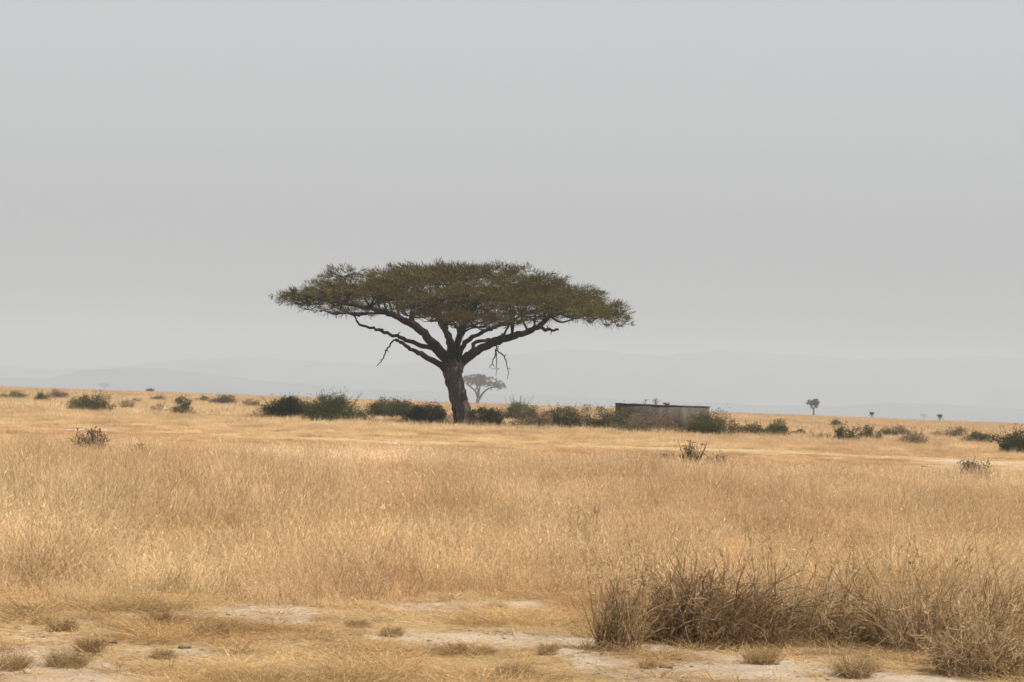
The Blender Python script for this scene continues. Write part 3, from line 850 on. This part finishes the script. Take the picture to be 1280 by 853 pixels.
for (u, vt, vb, w, d, lab, sd) in [(1090, 516, 521, 4, 760, 'tiny dark sapling on the skyline right of the small round headed tree', 31),
                                   (1175, 519, 525, 5, 760, 'tiny dark leaning sapling on the skyline near the right edge', 32),
                                   (188, 487, 490.5, 11, 900, 'small flat grey treetop showing over the horizon at left', 33),
                                   (1155, 518, 525, 8, 5200, 'very faint pale tree in the haze near the right edge', 35),
                                   (131, 480, 487, 14, 5600, 'very faint pale flat topped tree in the haze at far left', 34)]:
    m = d / FPX
    acacia('far_tree', (u, vb + 2), d, lab,
        limbs=[[(u, vb - 1, 1.0, 0), (u - w * .2, (vt + vb) / 2, .7, 0), (u - w * .35, vt + 1, .4, 0)], [(u, vb - 1, 1.0, 0), (u + w * .2, (vt + vb) / 2, .7, 0), (u + w * .35, vt + 1, .4, 0)]],
        trunk=[(u, vb + 3, 1.5), (u, vb, 1.2), (u, (vt + vb) / 2, 1.0)],
        crown=dict(cx=u, x0=u - w / 2, x1=u + w / 2, gap=w * m * .1, pad=w * m * 0.24, padz=max(0.25, (vb - vt) * m * 0.16),
                   top=[(u - w / 2, vt + 1.2), (u, vt + .4), (u + w / 2, vt + 1.2)], bot=[(u - w / 2, vt + 1.6), (u, vt + (vb - vt) * .45), (u + w / 2, vt + 1.6)]),
        seed=sd, n_pads=9, sprays=160, detail=0.3, ry=w * m * 0.4, spray_len=(0.6 * m, 1.6 * m), spray_w=0.5 * m, group=FARG)


# ------------------------------------------------------------------ shrubs across the plain
FEET = []


def shrub(x0, x1, vt, vb, kind, label, group, dense=1.0, shoots=4, name='shrub', seed=0, sink=3.0, leaf=None):
    rg = np.random.default_rng(seed)
    c = ground_at((x0 + x1) / 2, vb + sink)
    px = c[1] / FPX
    w, h = (x1 - x0) * px * 1.1, (vb + sink - vt) * px
    root = empty(name, c - np.array((0, 0, 0.03)), label, 'shrub' if name != 'dry_bush' else 'bush', group)
    lf = leaf or max(0.07, 1.1 * px)
    FEET.append((c[0], c[1], w))
    st, fo = MB(), MB()
    ncl = int(np.clip(22 + w * h * 7, 22, 64))
    dry = kind == 'dry'
    for k in range(ncl):
        for _ in range(40):
            p = np.array((rg.uniform(-1, 1), rg.uniform(-1, 1), rg.uniform(0.08, 1)))
            edge = 0.58 + 0.80 * float(vnoise(p[0] * 2.6 + seed * 1.7, p[1] * 2 + 5, 13))
            edge *= 0.8 + 0.2 * min(1, p[2] * 4)
            if (p[0] ** 2 + p[1] ** 2) / edge ** 2 + (p[2] / (0.72 + 0.3 * edge)) ** 2 < 1.0: break
        c3 = np.array((p[0] * w / 2, p[1] * w * 0.4, p[2] * h * 0.86))
        s0 = np.array((c3[0] * 0.3, c3[1] * 0.3, 0.0))
        mid = (s0 + c3) / 2 + np.array((c3[0] * 0.12, c3[1] * 0.12, -0.05 * h))
        r0 = max(0.012, 0.22 * px)
        tube(st, [s0, mid, c3], [r0, r0 * .8, r0 * .4], 4, rnd=rg.random())
        rc = (0.06 + 0.13 * rg.random() ** 1.5) * min(w, 2.4 * h) * (1.0 if ncl > 24 else 1.25)
        n = int(dense * np.clip(rc * rc * 1.3 / (lf * lf) * 9, 50, 330))
        o = unit(rg.normal(size=(n, 3))) * (rg.random(n) ** 0.45 * np.where(rg.random(n) < 0.14, 1.7, 0.95))[:, None] * rc * np.array((1, 1, 0.8))
        C = c3 + o
        C[:, 2] = np.clip(C[:, 2], 0.02, None)
        D = unit(o) + rg.normal(size=(n, 3)) * 0.6 + np.array((0, 0, 0.35))
        cr = np.clip(0.6 * rg.random() + 0.45 * rg.random(n) - 0.02, 0, 1)
        if dry: leaves(fo, C, D, lf * (1.2 + 1.6 * rg.random(n)), lf * 0.28, rg, cr)
        else: leaves(fo, C, D, lf * (0.7 + 0.9 * rg.random(n)), lf * (0.45 + 0.3 * rg.random(n)), rg, cr)
    for k in range(int(shoots * 1.8)):
        x = np.clip(rg.normal(), -1.9, 1.9) * w * 0.2; z0 = h * (0.5 + 0.2 * rg.random()); tp = np.array((x * 1.25 + rg.normal() * .05, rg.normal() * w * .15, h * (0.82 + 0.26 * rg.random())))
        b = np.array((x * .3, tp[1] * .3, 0.0))
        tube(st, [b, (b + tp) / 2 + rg.normal(size=3) * .03, tp], [max(.01, .2 * px)] * 2 + [.005], 4, rnd=rg.random())
        n = int(22 * dense)
        t = rg.random(n)[:, None] * 0.75 + 0.25
        C = b * (1 - t) + tp * t + rg.normal(size=(n, 3)) * 0.05
        leaves(fo, C, rg.normal(size=(n, 3)) + (0, 0, .5), lf * (0.7 + 0.7 * rg.random(n)), lf * .5, rg, rg.random(n))
    st.obj('stems', M['stem'], root)
    fo.obj('foliage', M[{'dark': 'dark_green', 'green': 'green', 'olive': 'olive', 'dry': 'dry'}[kind]], root)
    return root


GL = 'green shrubs on the plain left of the acacia'
GR = 'green shrubs on the plain right of the acacia'
GM = 'shrubs growing between the acacia and the concrete structure'
GD = 'dry brown shrubs on the plain'
SHRUBS = [
    (-12, 40, 488, 498, 'green', 'low straggling grey green shrub cut by the left edge of the view', GL, .5, 4),
    (43, 63, 487, 501, 'dark', 'small dark green upright shrub near the left edge', GL, .8, 5),
    (60, 92, 487, 499, 'dry', 'low grey brown shrub between the small dark shrub and the big green one', GD, .5, 4),
    (88, 138, 488, 513, 'green', 'big dense rounded green shrub standing alone at far left', GL, 1.1, 6),
    (146, 167, 498, 511, 'dry', 'small dry brown shrub just right of the big rounded green shrub', GD, .6, 4),
    (163, 178, 497, 503, 'green', 'little green tuft shrub behind the small dry brown one at left', GL, .6, 3),
    (187, 207, 493, 500, 'green', 'thin spindly green shrub below the small flat treetop on the horizon', GL, .4, 4),
    (189, 207, 501, 514, 'dry', 'sparse brown shrub in front of the thin spindly one', GD, .35, 3),
    (216, 242, 493, 518, 'green', 'green shrub with a yellowish top halfway between left edge and acacia', GL, .9, 5),
    (246, 264, 495, 501, 'green', 'short dull green shrub just right of the yellow topped one', GL, .7, 3),
    (262, 298, 494, 505, 'green', 'long low green shrub on the skyline left of the dark thicket', GL, .8, 6),
    (304, 326, 498, 508, 'olive', 'pale sparse shrub at the left foot of the dark thicket', GL, .4, 4),
    (320, 396, 494, 522, 'dark', 'wide dark green shrub forming the left end of the thicket by the acacia', GL, 1.2, 9),
    (380, 454, 489, 526, 'dark', 'tall dark green shrub with two upright shoots in the thicket', GL, 1.2, 10),
    (450, 517, 496, 523, 'dark', 'dark blue green shrub next but one to the acacia trunk on its left', GL, 1.2, 7),
    (500, 560, 503, 528, 'dark', 'dark green shrub nearest the acacia trunk on its left side', GL, 1.1, 7),
    (588, 634, 505, 532, 'dark', 'dark green shrub touching the acacia trunk on its right side', GM, 1.1, 6),
    (628, 669, 493, 525, 'green', 'tall bright green shrub standing above its neighbours right of the trunk', GM, 1.0, 8),
    (662, 690, 511, 536, 'dry', 'brown half dead shrub right of the tall bright green one', GD, .5, 5),
    (682, 722, 504, 536, 'dark', 'dark airy shrub with bare stems poking up left of the concrete structure', GM, .8, 8),
    (712, 764, 507, 537, 'olive', 'light olive feathery shrub between the dark airy one and the structure', GM, .8, 8),
    (752, 806, 509, 538, 'green', 'green shrub covering the left end of the concrete structure', GM, 1.0, 6),
    (786, 842, 513, 540, 'dry', 'purplish brown dry shrub against the middle of the concrete structure', GD, .55, 6),
    (768, 866, 529, 542, 'olive', 'long low olive growth along the foot of the concrete structure', GM, .8, 5),
    (856, 918, 512, 545, 'green', 'big spreading green shrub hiding the right end of the concrete structure', GR, 0.85, 8),
    (898, 930, 524, 545, 'olive', 'ragged olive shrub leaning against the big spreading one', GR, .6, 6),
    (922, 957, 526, 546, 'green', 'green shrub immediately right of the big spreading one', GR, .9, 6),
    (950, 992, 525, 547, 'green', 'mid green bushy shrub second right of the big spreading one', GR, 1.0, 6),
    (991, 1010, 535, 545, 'dark', 'small dark knot of leaves below the round headed tree', GR, 1.0, 2),
    (1012, 1038, 538, 549, 'dry', 'low brown scrub below and right of the round headed tree', GD, .6, 2),
    (1034, 1058, 523, 532, 'green', 'small far green shrub standing behind the rest at right', GR, .7, 4),
    (560, 592, 512, 529, 'olive', 'pale olive shrub half hidden behind the acacia trunk', GM, .5, 4),
    (640, 690, 516, 533, 'olive', 'low dusty olive scrub behind the tall bright green shrub', GM, .5, 4),
    (1040, 1074, 530, 552, 'green', 'rounded green shrub left half of a close pair at right', GR, 1.0, 5),
    (1068, 1098, 529, 550, 'green', 'upright green shrub right half of a close pair at right', GR, .9, 6),
    (1098, 1136, 532, 546, 'olive', 'flat olive shrub behind the greyish one at right', GR, .7, 4),
    (1116, 1157, 534, 556, 'dry', 'greyish leafless shrub in front of the flat olive one', GD, .55, 5),
    (1164, 1188, 538, 547, 'dry', 'low reddish brown scrub left of the yellowish shrub', GD, .6, 2),
    (1182, 1210, 531, 548, 'olive', 'yellowish thin shrub right of the reddish brown scrub', GR, .55, 7),
    (1208, 1245, 535, 553, 'green', 'low rounded grey green shrub next to the dark one at the right edge', GR, 1.0, 3),
    (1244, 1300, 532, 566, 'dark', 'large dark green shrub cut by the right edge of the view', GR, 1.25, 5),
]
for k, (x0, x1, vt, vb, kd, lab, grp, den, sh) in enumerate(SHRUBS):
    shrub(x0, x1, vt, vb, kd, lab, grp, den, sh, 'dry_shrub' if kd == 'dry' else 'shrub', 300 + k)

# ------------------------------------------------------------------ the concrete structure behind the shrubs
T_D = 203.0
tl, tr_ = at(771, 503.5, T_D), at(891, 508.8, T_D)
tx, rad = (tl[0] + tr_[0]) / 2, (tr_[0] - tl[0]) / 2
top = (tl[2] + tr_[2]) / 2
g0 = float(ground_z(tx, T_D + rad)) - 0.05
tank = empty('water_tank', (tx, T_D + rad, g0), 'low grey brown concrete structure with flat top half hidden behind shrubs', 'water tank')


def ring_wall(mb, r0, r1, z0, z1, n=72, seed=0, chip=0.0):
    a = np.linspace(0, 2 * math.pi, n, endpoint=False)
    rows = []
    jag = chip * (vnoise(a * 9, a * 0 + seed, 3) - 0.6)
    for (r, z, c) in ((r1, z0, 0), (r1, z1, 1), (r0, z1, 1), (r0, z0, 0)):
        rows.append(np.stack([np.cos(a) * r, np.sin(a) * r, z + c * jag], 1))
    V = np.concatenate(rows)
    q = [[(r % 4) * n + k, (r % 4) * n + (k + 1) % n, ((r + 1) % 4) * n + (k + 1) % n, ((r + 1) % 4) * n + k] for r in range(4) for k in range(n)]
    mb.add(V, np.array(q))


H = top - g0
mb = MB(); ring_wall(mb, rad - 0.30, rad - 0.02, 0, H - 0.083); mb.obj('tank_wall', M['concrete'], tank)
mb = MB(); ring_wall(mb, rad - 0.34, rad, H - 0.08, H, chip=0.05); mb.obj('rim', M['concrete'], tank)
bs = at(833.5, 502.5, T_D + 0.2)
blk = MB(); lump(blk, np.zeros(3), 0.16, 5, 0.55)
bk = blk.obj('concrete_block', M['clod'], None, True, (bs[0], T_D + 0.28, top + 0.07))
bk.scale = (1.7, 1.0, 1.0)
tag(bk, 'small dark lump lying on top edge of the concrete structure', 'block')
for (u, vt, lab, sd) in [(819, 498, 'thin leafy stem rising behind the top of the concrete structure', 3), (806, 500.5, 'short bare twig showing above the concrete structure left of the leafy stem', 4)]:
    p = at(u, 515, T_D + 2 * rad + 1.2); p[2] = ground_z(p[0], p[1])
    e = at(u, vt, p[1])
    rt = empty('tall_weed', p, lab, 'weed', 'weeds behind the concrete structure')
    st, fo = MB(), MB(); hh = e[2] - p[2]
    rg = np.random.default_rng(sd)
    tube(st, [(0, 0, 0), (.05, 0, hh * .5), (-.03, 0, hh * .8), (.02, 0, hh)], [.03, .025, .02, .01], 5)
    for _ in range(5):
        z = hh * (0.72 + .25 * rg.random()); tube(st, [(0, 0, z), (rg.normal() * .1, 0, z + .1), (rg.normal() * .2, rg.normal() * .1, z + .16)], [.014, .012, .006], 4)
    n = 60 if sd == 3 else 18
    C = np.stack([rg.normal(size=n) * .1, rg.normal(size=n) * .1, hh * (0.8 + .2 * rg.random(n))], 1)
    leaves(fo, C, rg.normal(size=(n, 3)), .09, .05, rg)
    st.obj('stem', M['stem'], rt); fo.obj('foliage', M['green'], rt)

# taller grass gathered round the feet of the shrubs
FP = []
for (x, y, w_) in FEET:
    for q in range(int(4 + w_ * 4.5)):
        FP.append((x + rng.uniform(-.62, .62) * w_, y - rng.uniform(0.1, 1.0) - 0.25 * w_ * rng.random()))
FP = np.array(FP)
_, _, _, tint, _ = zones(FP[:, 0], FP[:, 1])
sz = 0.18 + 0.32 * rng.random(len(FP)) ** 2
sx = 0.5 + 0.6 * rng.random(len(FP))
scatter('tall_dry_grass', C_mid, np.stack([FP[:, 0], FP[:, 1], ground_z(FP[:, 0], FP[:, 1])], 1), rng.random(len(FP)) * 6.283,
        np.stack([sx, sx, sz], 1), rng.integers(0, 5, len(FP)), tint * (0.85 + 0.3 * rng.random((len(FP), 1))))

# nearer scrub standing in the grass
shrub(95, 138, 536, 562, 'dry', 'dark brown twiggy dry bush standing in the grass at left by the track', 'dry bushes in the middle grass', 1.3, 9, 'dry_bush', 401, 12, 0.07)
shrub(157, 184, 556, 571, 'dry', 'faint low reddish dry bush right of the dark brown twiggy one', 'dry bushes in the middle grass', .5, 8, 'dry_bush', 402, 7, 0.06)
shrub(1198, 1234, 573, 597, 'dry', 'dry brown bush beside the bare churned ground at far right', 'dry bushes in the middle grass', .8, 12, 'dry_bush', 403, 9, 0.055)
shrub(846, 878, 551, 580, 'green', 'grey green spindly weed in the grass below the big spreading shrub', 'grey green weeds in the middle grass', .45, 12, 'weed', 404, 8, 0.055)
shrub(820, 842, 564, 576, 'green', 'small arching grey green weed left of the spindly one', 'grey green weeds in the middle grass', .3, 6, 'weed', 405, 5, 0.05)
shrub(880, 912, 566, 581, 'dry', 'faint brown weed in the grass right of the spindly grey green one', 'grey green weeds in the middle grass', .3, 9, 'weed', 406, 6, 0.05)


# ------------------------------------------------------------------ dead brush in the right foreground
def brush(x0, x1, vt, vb, label, n_stems, mats, seed, name='dead_bush', droop=0.5, upright=0.5, group=None, stalks=0, depth=0.9, cat='bush', width=0.0022, top_var=0.5):
    rg = np.random.default_rng(seed)
    c = ground_at((x0 + x1) / 2, vb)
    px = c[1] / FPX; w, h = (x1 - x0) * px, (vb - vt) * px
    root = empty(name, c, label, cat, group)
    tw, thick = MB(), MB()
    for k in range(n_stems):
        bx, by = rg.uniform(-0.5, 0.5) * w, rg.uniform(-0.5, 0.5) * w * depth * min(1.0, 1.3 / max(w, .1))
        b = np.array((bx * 0.85, by * 0.85, -0.02))
        b[2] += float(ground_z(c[0] + b[0], c[1] + b[1]) - c[2])
        env = (1 - (2 * bx / w) ** 4 * 0.5) * (1 - top_var * 0.5 + top_var * float(fbm(np.array(bx * 3.0 + seed), np.array(by * 3.0), 5, 3)) )
        L = h * (0.35 + 0.75 * rg.random()) * env
        az = math.atan2(by, bx) * upright + rg.uniform(0, 6.283) * (1 - upright)
        out = rg.normal() * 0.35 + 0.25 * (1 - upright)
        d = np.array((math.cos(az) * out, math.sin(az) * out, 1.0)); d /= np.linalg.norm(d)
        pts = [b]; p = b.copy()
        seg = 6
        bend = rg.normal(size=3) * np.array((1, 1, 0.3)) * droop
        for s in range(seg):
            d = d + bend * 0.13 + rg.normal(size=3) * 0.14 + np.array((0, 0, -0.05 * droop * s)); d /= np.linalg.norm(d)
            p = p + d * L / seg; p[2] = max(p[2], b[2] + 0.015); pts.append(p.copy())
        pts = np.array(pts)
        r0 = width * (0.7 + 1.0 * rg.random())
        rv = np.clip(rg.normal(0.45, 0.28), 0, 1)
        tube(tw, pts, np.linspace(r0, r0 * 0.4, seg + 1), 3, rnd=rv, cap=False)
        for _ in range(rg.integers(2, 5)):
            q = rg.integers(1, seg); dd = (pts[q + 1] - pts[q]); dd = dd / np.linalg.norm(dd) + rg.normal(size=3) * 0.55
            e = dd / np.linalg.norm(dd) * L * (0.15 + 0.38 * rg.random())
            kink = rg.normal(size=3) * 0.12 * np.linalg.norm(e)
            tube(tw, [pts[q], pts[q] + e * 0.5 + kink, pts[q] + e + kink * .5], [r0 * .75, r0 * .6, r0 * .35], 3, rnd=np.clip(rv + rg.normal() * .15, 0, 1), cap=False)
    for k in range(max(4, n_stems // 70)):             # a few woody stems, forked once
        b = np.array((rg.uniform(-.4, .4) * w, rg.uniform(-.2, .2) * w, -0.02)); L = h * (0.5 + 0.55 * rg.random())
        d = np.array((rg.normal() * .45, rg.normal() * .4, 1.0)); pts = [b]
        for s in range(5):
            d = d + rg.normal(size=3) * 0.28; d /= np.linalg.norm(d); p = pts[-1] + d * L / 5; p[2] = max(p[2], 0.01); pts.append(p)
        r0 = width * (2.2 + 1.6 * rg.random()); rv = 0.35 * rg.random()
        tube(tw, pts, np.linspace(r0, r0 * .45, 6), 5, rnd=rv)
        e = pts[2] + unit(d + rg.normal(size=3) * .8) * L * .4
        tube(tw, [pts[2], (pts[2] + e) / 2 + rg.normal(size=3) * .03, e], [r0 * .7, r0 * .5, r0 * .25], 4, rnd=rv)
    tw.obj('twigs', M[mats[0]], root)
    if stalks:
        n = stalks
        for k in range(n):
            bx = rg.uniform(-0.5, 0.5) * w; by = rg.uniform(-.3, .3) * w * depth
            L = h * (0.95 + 0.4 * rg.random())
            d = np.array((rg.normal() * .16, rg.normal() * .16, 1.0))
            pts = [np.array((bx, by, 0.0))]
            for s in range(5):
                d = d + rg.normal(size=3) * .06; pts.append(pts[-1] + d / np.linalg.norm(d) * L / 5)
            rv = np.clip(rg.normal(.55, .25), 0, 1)
            r0 = width * 1.5
            tube(thick, pts, np.linspace(r0, r0 * .5, 6), 4, rnd=rv)
            if rg.random() < 0.7:                      # withered heads and curled leaves along the top
                m = rg.integers(6, 16); t = 1 - rg.random(m) ** 1.5 * 0.45
                idx = np.clip((t * 5).astype(int), 0, 4); f = (t * 5 - idx)[:, None]
                PP = np.array(pts); C = PP[idx] * (1 - f) + PP[idx + 1] * f
                leaves(thick, C, rg.normal(size=(m, 3)) * .6 + (0, 0, .7), .025 + .035 * rg.random(m), .008, rg, np.clip(rv + rg.normal(size=m) * .1, 0, 1))
        thick.obj('stalks', M[mats[1]], root)
    return root


GB = 'dead bushes in the right foreground'
brush(786, 985, 690, 806, 'big dark tangled dead bush with a shadowed hollow at its left foot', 1150, ('brush', 'pale_brush'), 501, stalks=22, group=GB, droop=1.0, upright=0.5, top_var=0.8)
brush(955, 1120, 700, 806, 'paler greyish dead bush joined to the right of the dark tangled one', 620, ('pale_brush', 'pale_brush'), 502, stalks=24, group=GB, droop=0.8, top_var=1.0)
brush(1085, 1300, 690, 818, 'tall ragged brown dead bush cut by the right edge in the foreground', 800, ('pale_brush', 'pale_brush'), 503, stalks=30, group=GB, droop=0.8, top_var=1.0)
brush(744, 800, 712, 812, 'clump of tall straw stalks at the left end of the dark tangled bush', 150, ('pale_brush', 'pale_brush'), 504, 'stalk_clump', stalks=20, cat='clump', group='clumps of dry stalks', droop=0.3)
brush(704, 744, 648, 692, 'faint clump of thin grey stalks standing alone in the tall grass', 150, ('pale_brush', 'pale_brush'), 505, 'stalk_clump', stalks=18, cat='clump', group='clumps of dry stalks', droop=0.3, width=0.003)
brush(1165, 1290, 770, 846, 'low loose tangle of pale twigs at the bottom right corner', 750, ('pale_brush', 'pale_brush'), 506, stalks=12, group=GB, droop=0.9)

# ------------------------------------------------------------------ withered tufts and clods on the worn ground
TUFTS = [
    (178, 219, 760, 782, 'dark round withered tuft standing largest on the left of the worn ground'),
    (40, 66, 766, 781, 'small dark tuft nearest the left edge above the pale soil'),
    (60, 95, 768, 790, 'light brown tuft just right of the small dark one at left'),
    (236, 292, 773, 797, 'wide low tuft right of the dark round one'),
    (96, 128, 790, 815, 'ragged tuft beside the dark clod at left'),
    (56, 112, 805, 833, 'broad brown tuft at the front left above the bare soil'),
    (-4, 36, 808, 838, 'brown tuft cut by the left edge near the bottom'),
    (188, 218, 806, 823, 'soft pale tuft in the bare strip below the dark round one'),
    (478, 502, 778, 795, 'compact brown tuft in the middle of the worn ground'),
    (432, 462, 770, 785, 'flat tuft just left of the compact brown one'),
    (604, 638, 750, 763, 'dark little tuft on the brightest patch of pale soil'),
    (560, 582, 800, 817, 'sparse tuft below centre left of the small dark clump'),
    (596, 616, 803, 818, 'small dark clump below the centre of the worn ground'),
    (618, 668, 822, 850, 'dense brown tuft at the bottom below the centre'),
    (674, 694, 800, 818, 'dark tuft just left of the stalk clump foot'),
    (800, 818, 822, 836, 'tiny rust coloured tuft on the sand in front of the dark bush'),
    (1045, 1090, 806, 848, 'short bushy tuft in front of the paler dead bush'),
    (930, 975, 800, 830, 'straw coloured tuft at the front foot of the dark bush'),
]
for k, (x0, x1, vt, vb, lab) in enumerate(TUFTS):
    rg = np.random.default_rng(600 + k)
    c = ground_at((x0 + x1) / 2, vb); px = c[1] / FPX; w, h = (x1 - x0) * px, (vb - vt) * px
    n = int(260 + 2200 * w)
    B = np.zeros((n, 3)); B[:, :2] = rg.normal(size=(n, 2)) * w * 0.17; B[:, 2] = -0.01
    rad_ = np.hypot(B[:, 0], B[:, 1]); az = np.arctan2(B[:, 1], B[:, 0]) + rg.normal(size=n) * .6
    Hh = h * (0.55 + 0.65 * rg.random(n)) * (1 - 0.4 * np.clip(rad_ / (w * .5), 0, 1))
    mb = MB()
    blades(mb, B, Hh, np.full(n, 0.0035), az, np.clip(rad_ / (w * .3), 0, 1.2) * .5 + .2 * np.abs(rg.normal(size=n)), rg.random(n) * .6, rg.random(n), rg)
    o = mb.obj('grass_tuft', M['tuft'], None, False, c)
    tag(o, lab, 'grass tuft', 'withered tufts on the worn ground')
CLODS = [(137, 805, .055, 'clod', 'dark lump of earth on the bare soil left of centre'), (231, 811, .045, 'clod', 'dark clod on the bare strip right of the soft pale tuft'),
         (832, 836, .05, 'clod', 'dark clod on the sand below the dark tangled bush'), (847, 826, .04, 'clod', 'upright dark clod just above the lower one on the sand'),
         (198, 733, .04, 'stone', 'small white stone showing in the grass edge at left'), (34, 842, .05, 'stone', 'pale flat stone in the bottom left corner'),
         (1155, 584, .10, 'clod', 'dark dung heap on the churned ground at right by the track')]
for k, (u, v, r, m, lab) in enumerate(CLODS):
    c = ground_at(u, v); mb = MB(); r = r * 0.55
    for q in range(3 if m == 'clod' else 1):
        lump(mb, np.array((q * r * .9 - r * .6 * (m == 'clod'), (q % 2) * r * .5, r * .3)), r * (1 - .25 * q), k + q * 7)
    o = mb.obj('stone' if m == 'stone' else 'earth_clod', M[m], None, True, c)
    tag(o, lab, 'stone' if m == 'stone' else 'clod')

# ------------------------------------------------------------------ haze
HZ = (-4600.0, 4600.0, -150.0, 11800.0, -10.5, 215.0)
mb = MB()
V = np.array([(x, y, z) for z in HZ[4:] for y in HZ[2:4] for x in HZ[:2]])
mb.add(V, [[0, 2, 3, 1], [4, 5, 7, 6], [0, 1, 5, 4], [2, 6, 7, 3], [0, 4, 6, 2], [1, 3, 7, 5]])
hm = bpy.data.materials.new('dusty_air'); hm.use_nodes = True; hm.node_tree.nodes.clear()
pv = hm.node_tree.nodes.new('ShaderNodeVolumePrincipled'); ho = hm.node_tree.nodes.new('ShaderNodeOutputMaterial')
pv.inputs['Color'].default_value = (0.685, 0.704, 0.735, 1); pv.inputs['Density'].default_value = 0.00022
pv.inputs['Anisotropy'].default_value = 0.0
hm.node_tree.links.new(pv.outputs[0], ho.inputs['Volume'])
tag(mb.obj('haze', hm), kind='stuff')

# ------------------------------------------------------------------ light
w = bpy.data.worlds.new('World'); SC.world = w; w.use_nodes = True
nt = w.node_tree; nt.nodes.clear()
sky = nt.nodes.new('ShaderNodeTexSky'); sky.sky_type = 'NISHITA'; sky.sun_disc = False
sky.sun_elevation = SUN_EL; sky.sun_rotation = SUN_AZ; sky.air_density = 1.0; sky.dust_density = 6.0; sky.ozone_density = 1.0; sky.altitude = 1000
hs = nt.nodes.new('ShaderNodeHueSaturation'); hs.inputs['Saturation'].default_value = 0.12
bg = nt.nodes.new('ShaderNodeBackground'); bg.inputs[1].default_value = 0.083
wo = nt.nodes.new('ShaderNodeOutputWorld')
nt.links.new(sky.outputs[0], hs.inputs['Color']); nt.links.new(hs.outputs[0], bg.inputs[0]); nt.links.new(bg.outputs[0], wo.inputs[0])
sl = bpy.data.lights.new('sun', 'SUN'); sl.energy = 4.8; sl.angle = R(0.6); sl.color = (1.0, 0.95, 0.87)
so = bpy.data.objects.new('sun', sl); COL.objects.link(so)
so.rotation_euler = SUND.to_track_quat('Z', 'Y').to_euler(); so.location = (60, 20, 120)

SC.view_settings.view_transform = 'Standard'; SC.view_settings.look = 'None'
SC.view_settings.exposure = 0.80; SC.view_settings.gamma = 1.0; SC.view_settings.use_curve_mapping = False
cy = SC.cycles
cy.use_denoising = True
cy.max_bounces = 4; cy.diffuse_bounces = 3; cy.transmission_bounces = 2; cy.volume_bounces = 0; cy.transparent_max_bounces = 8
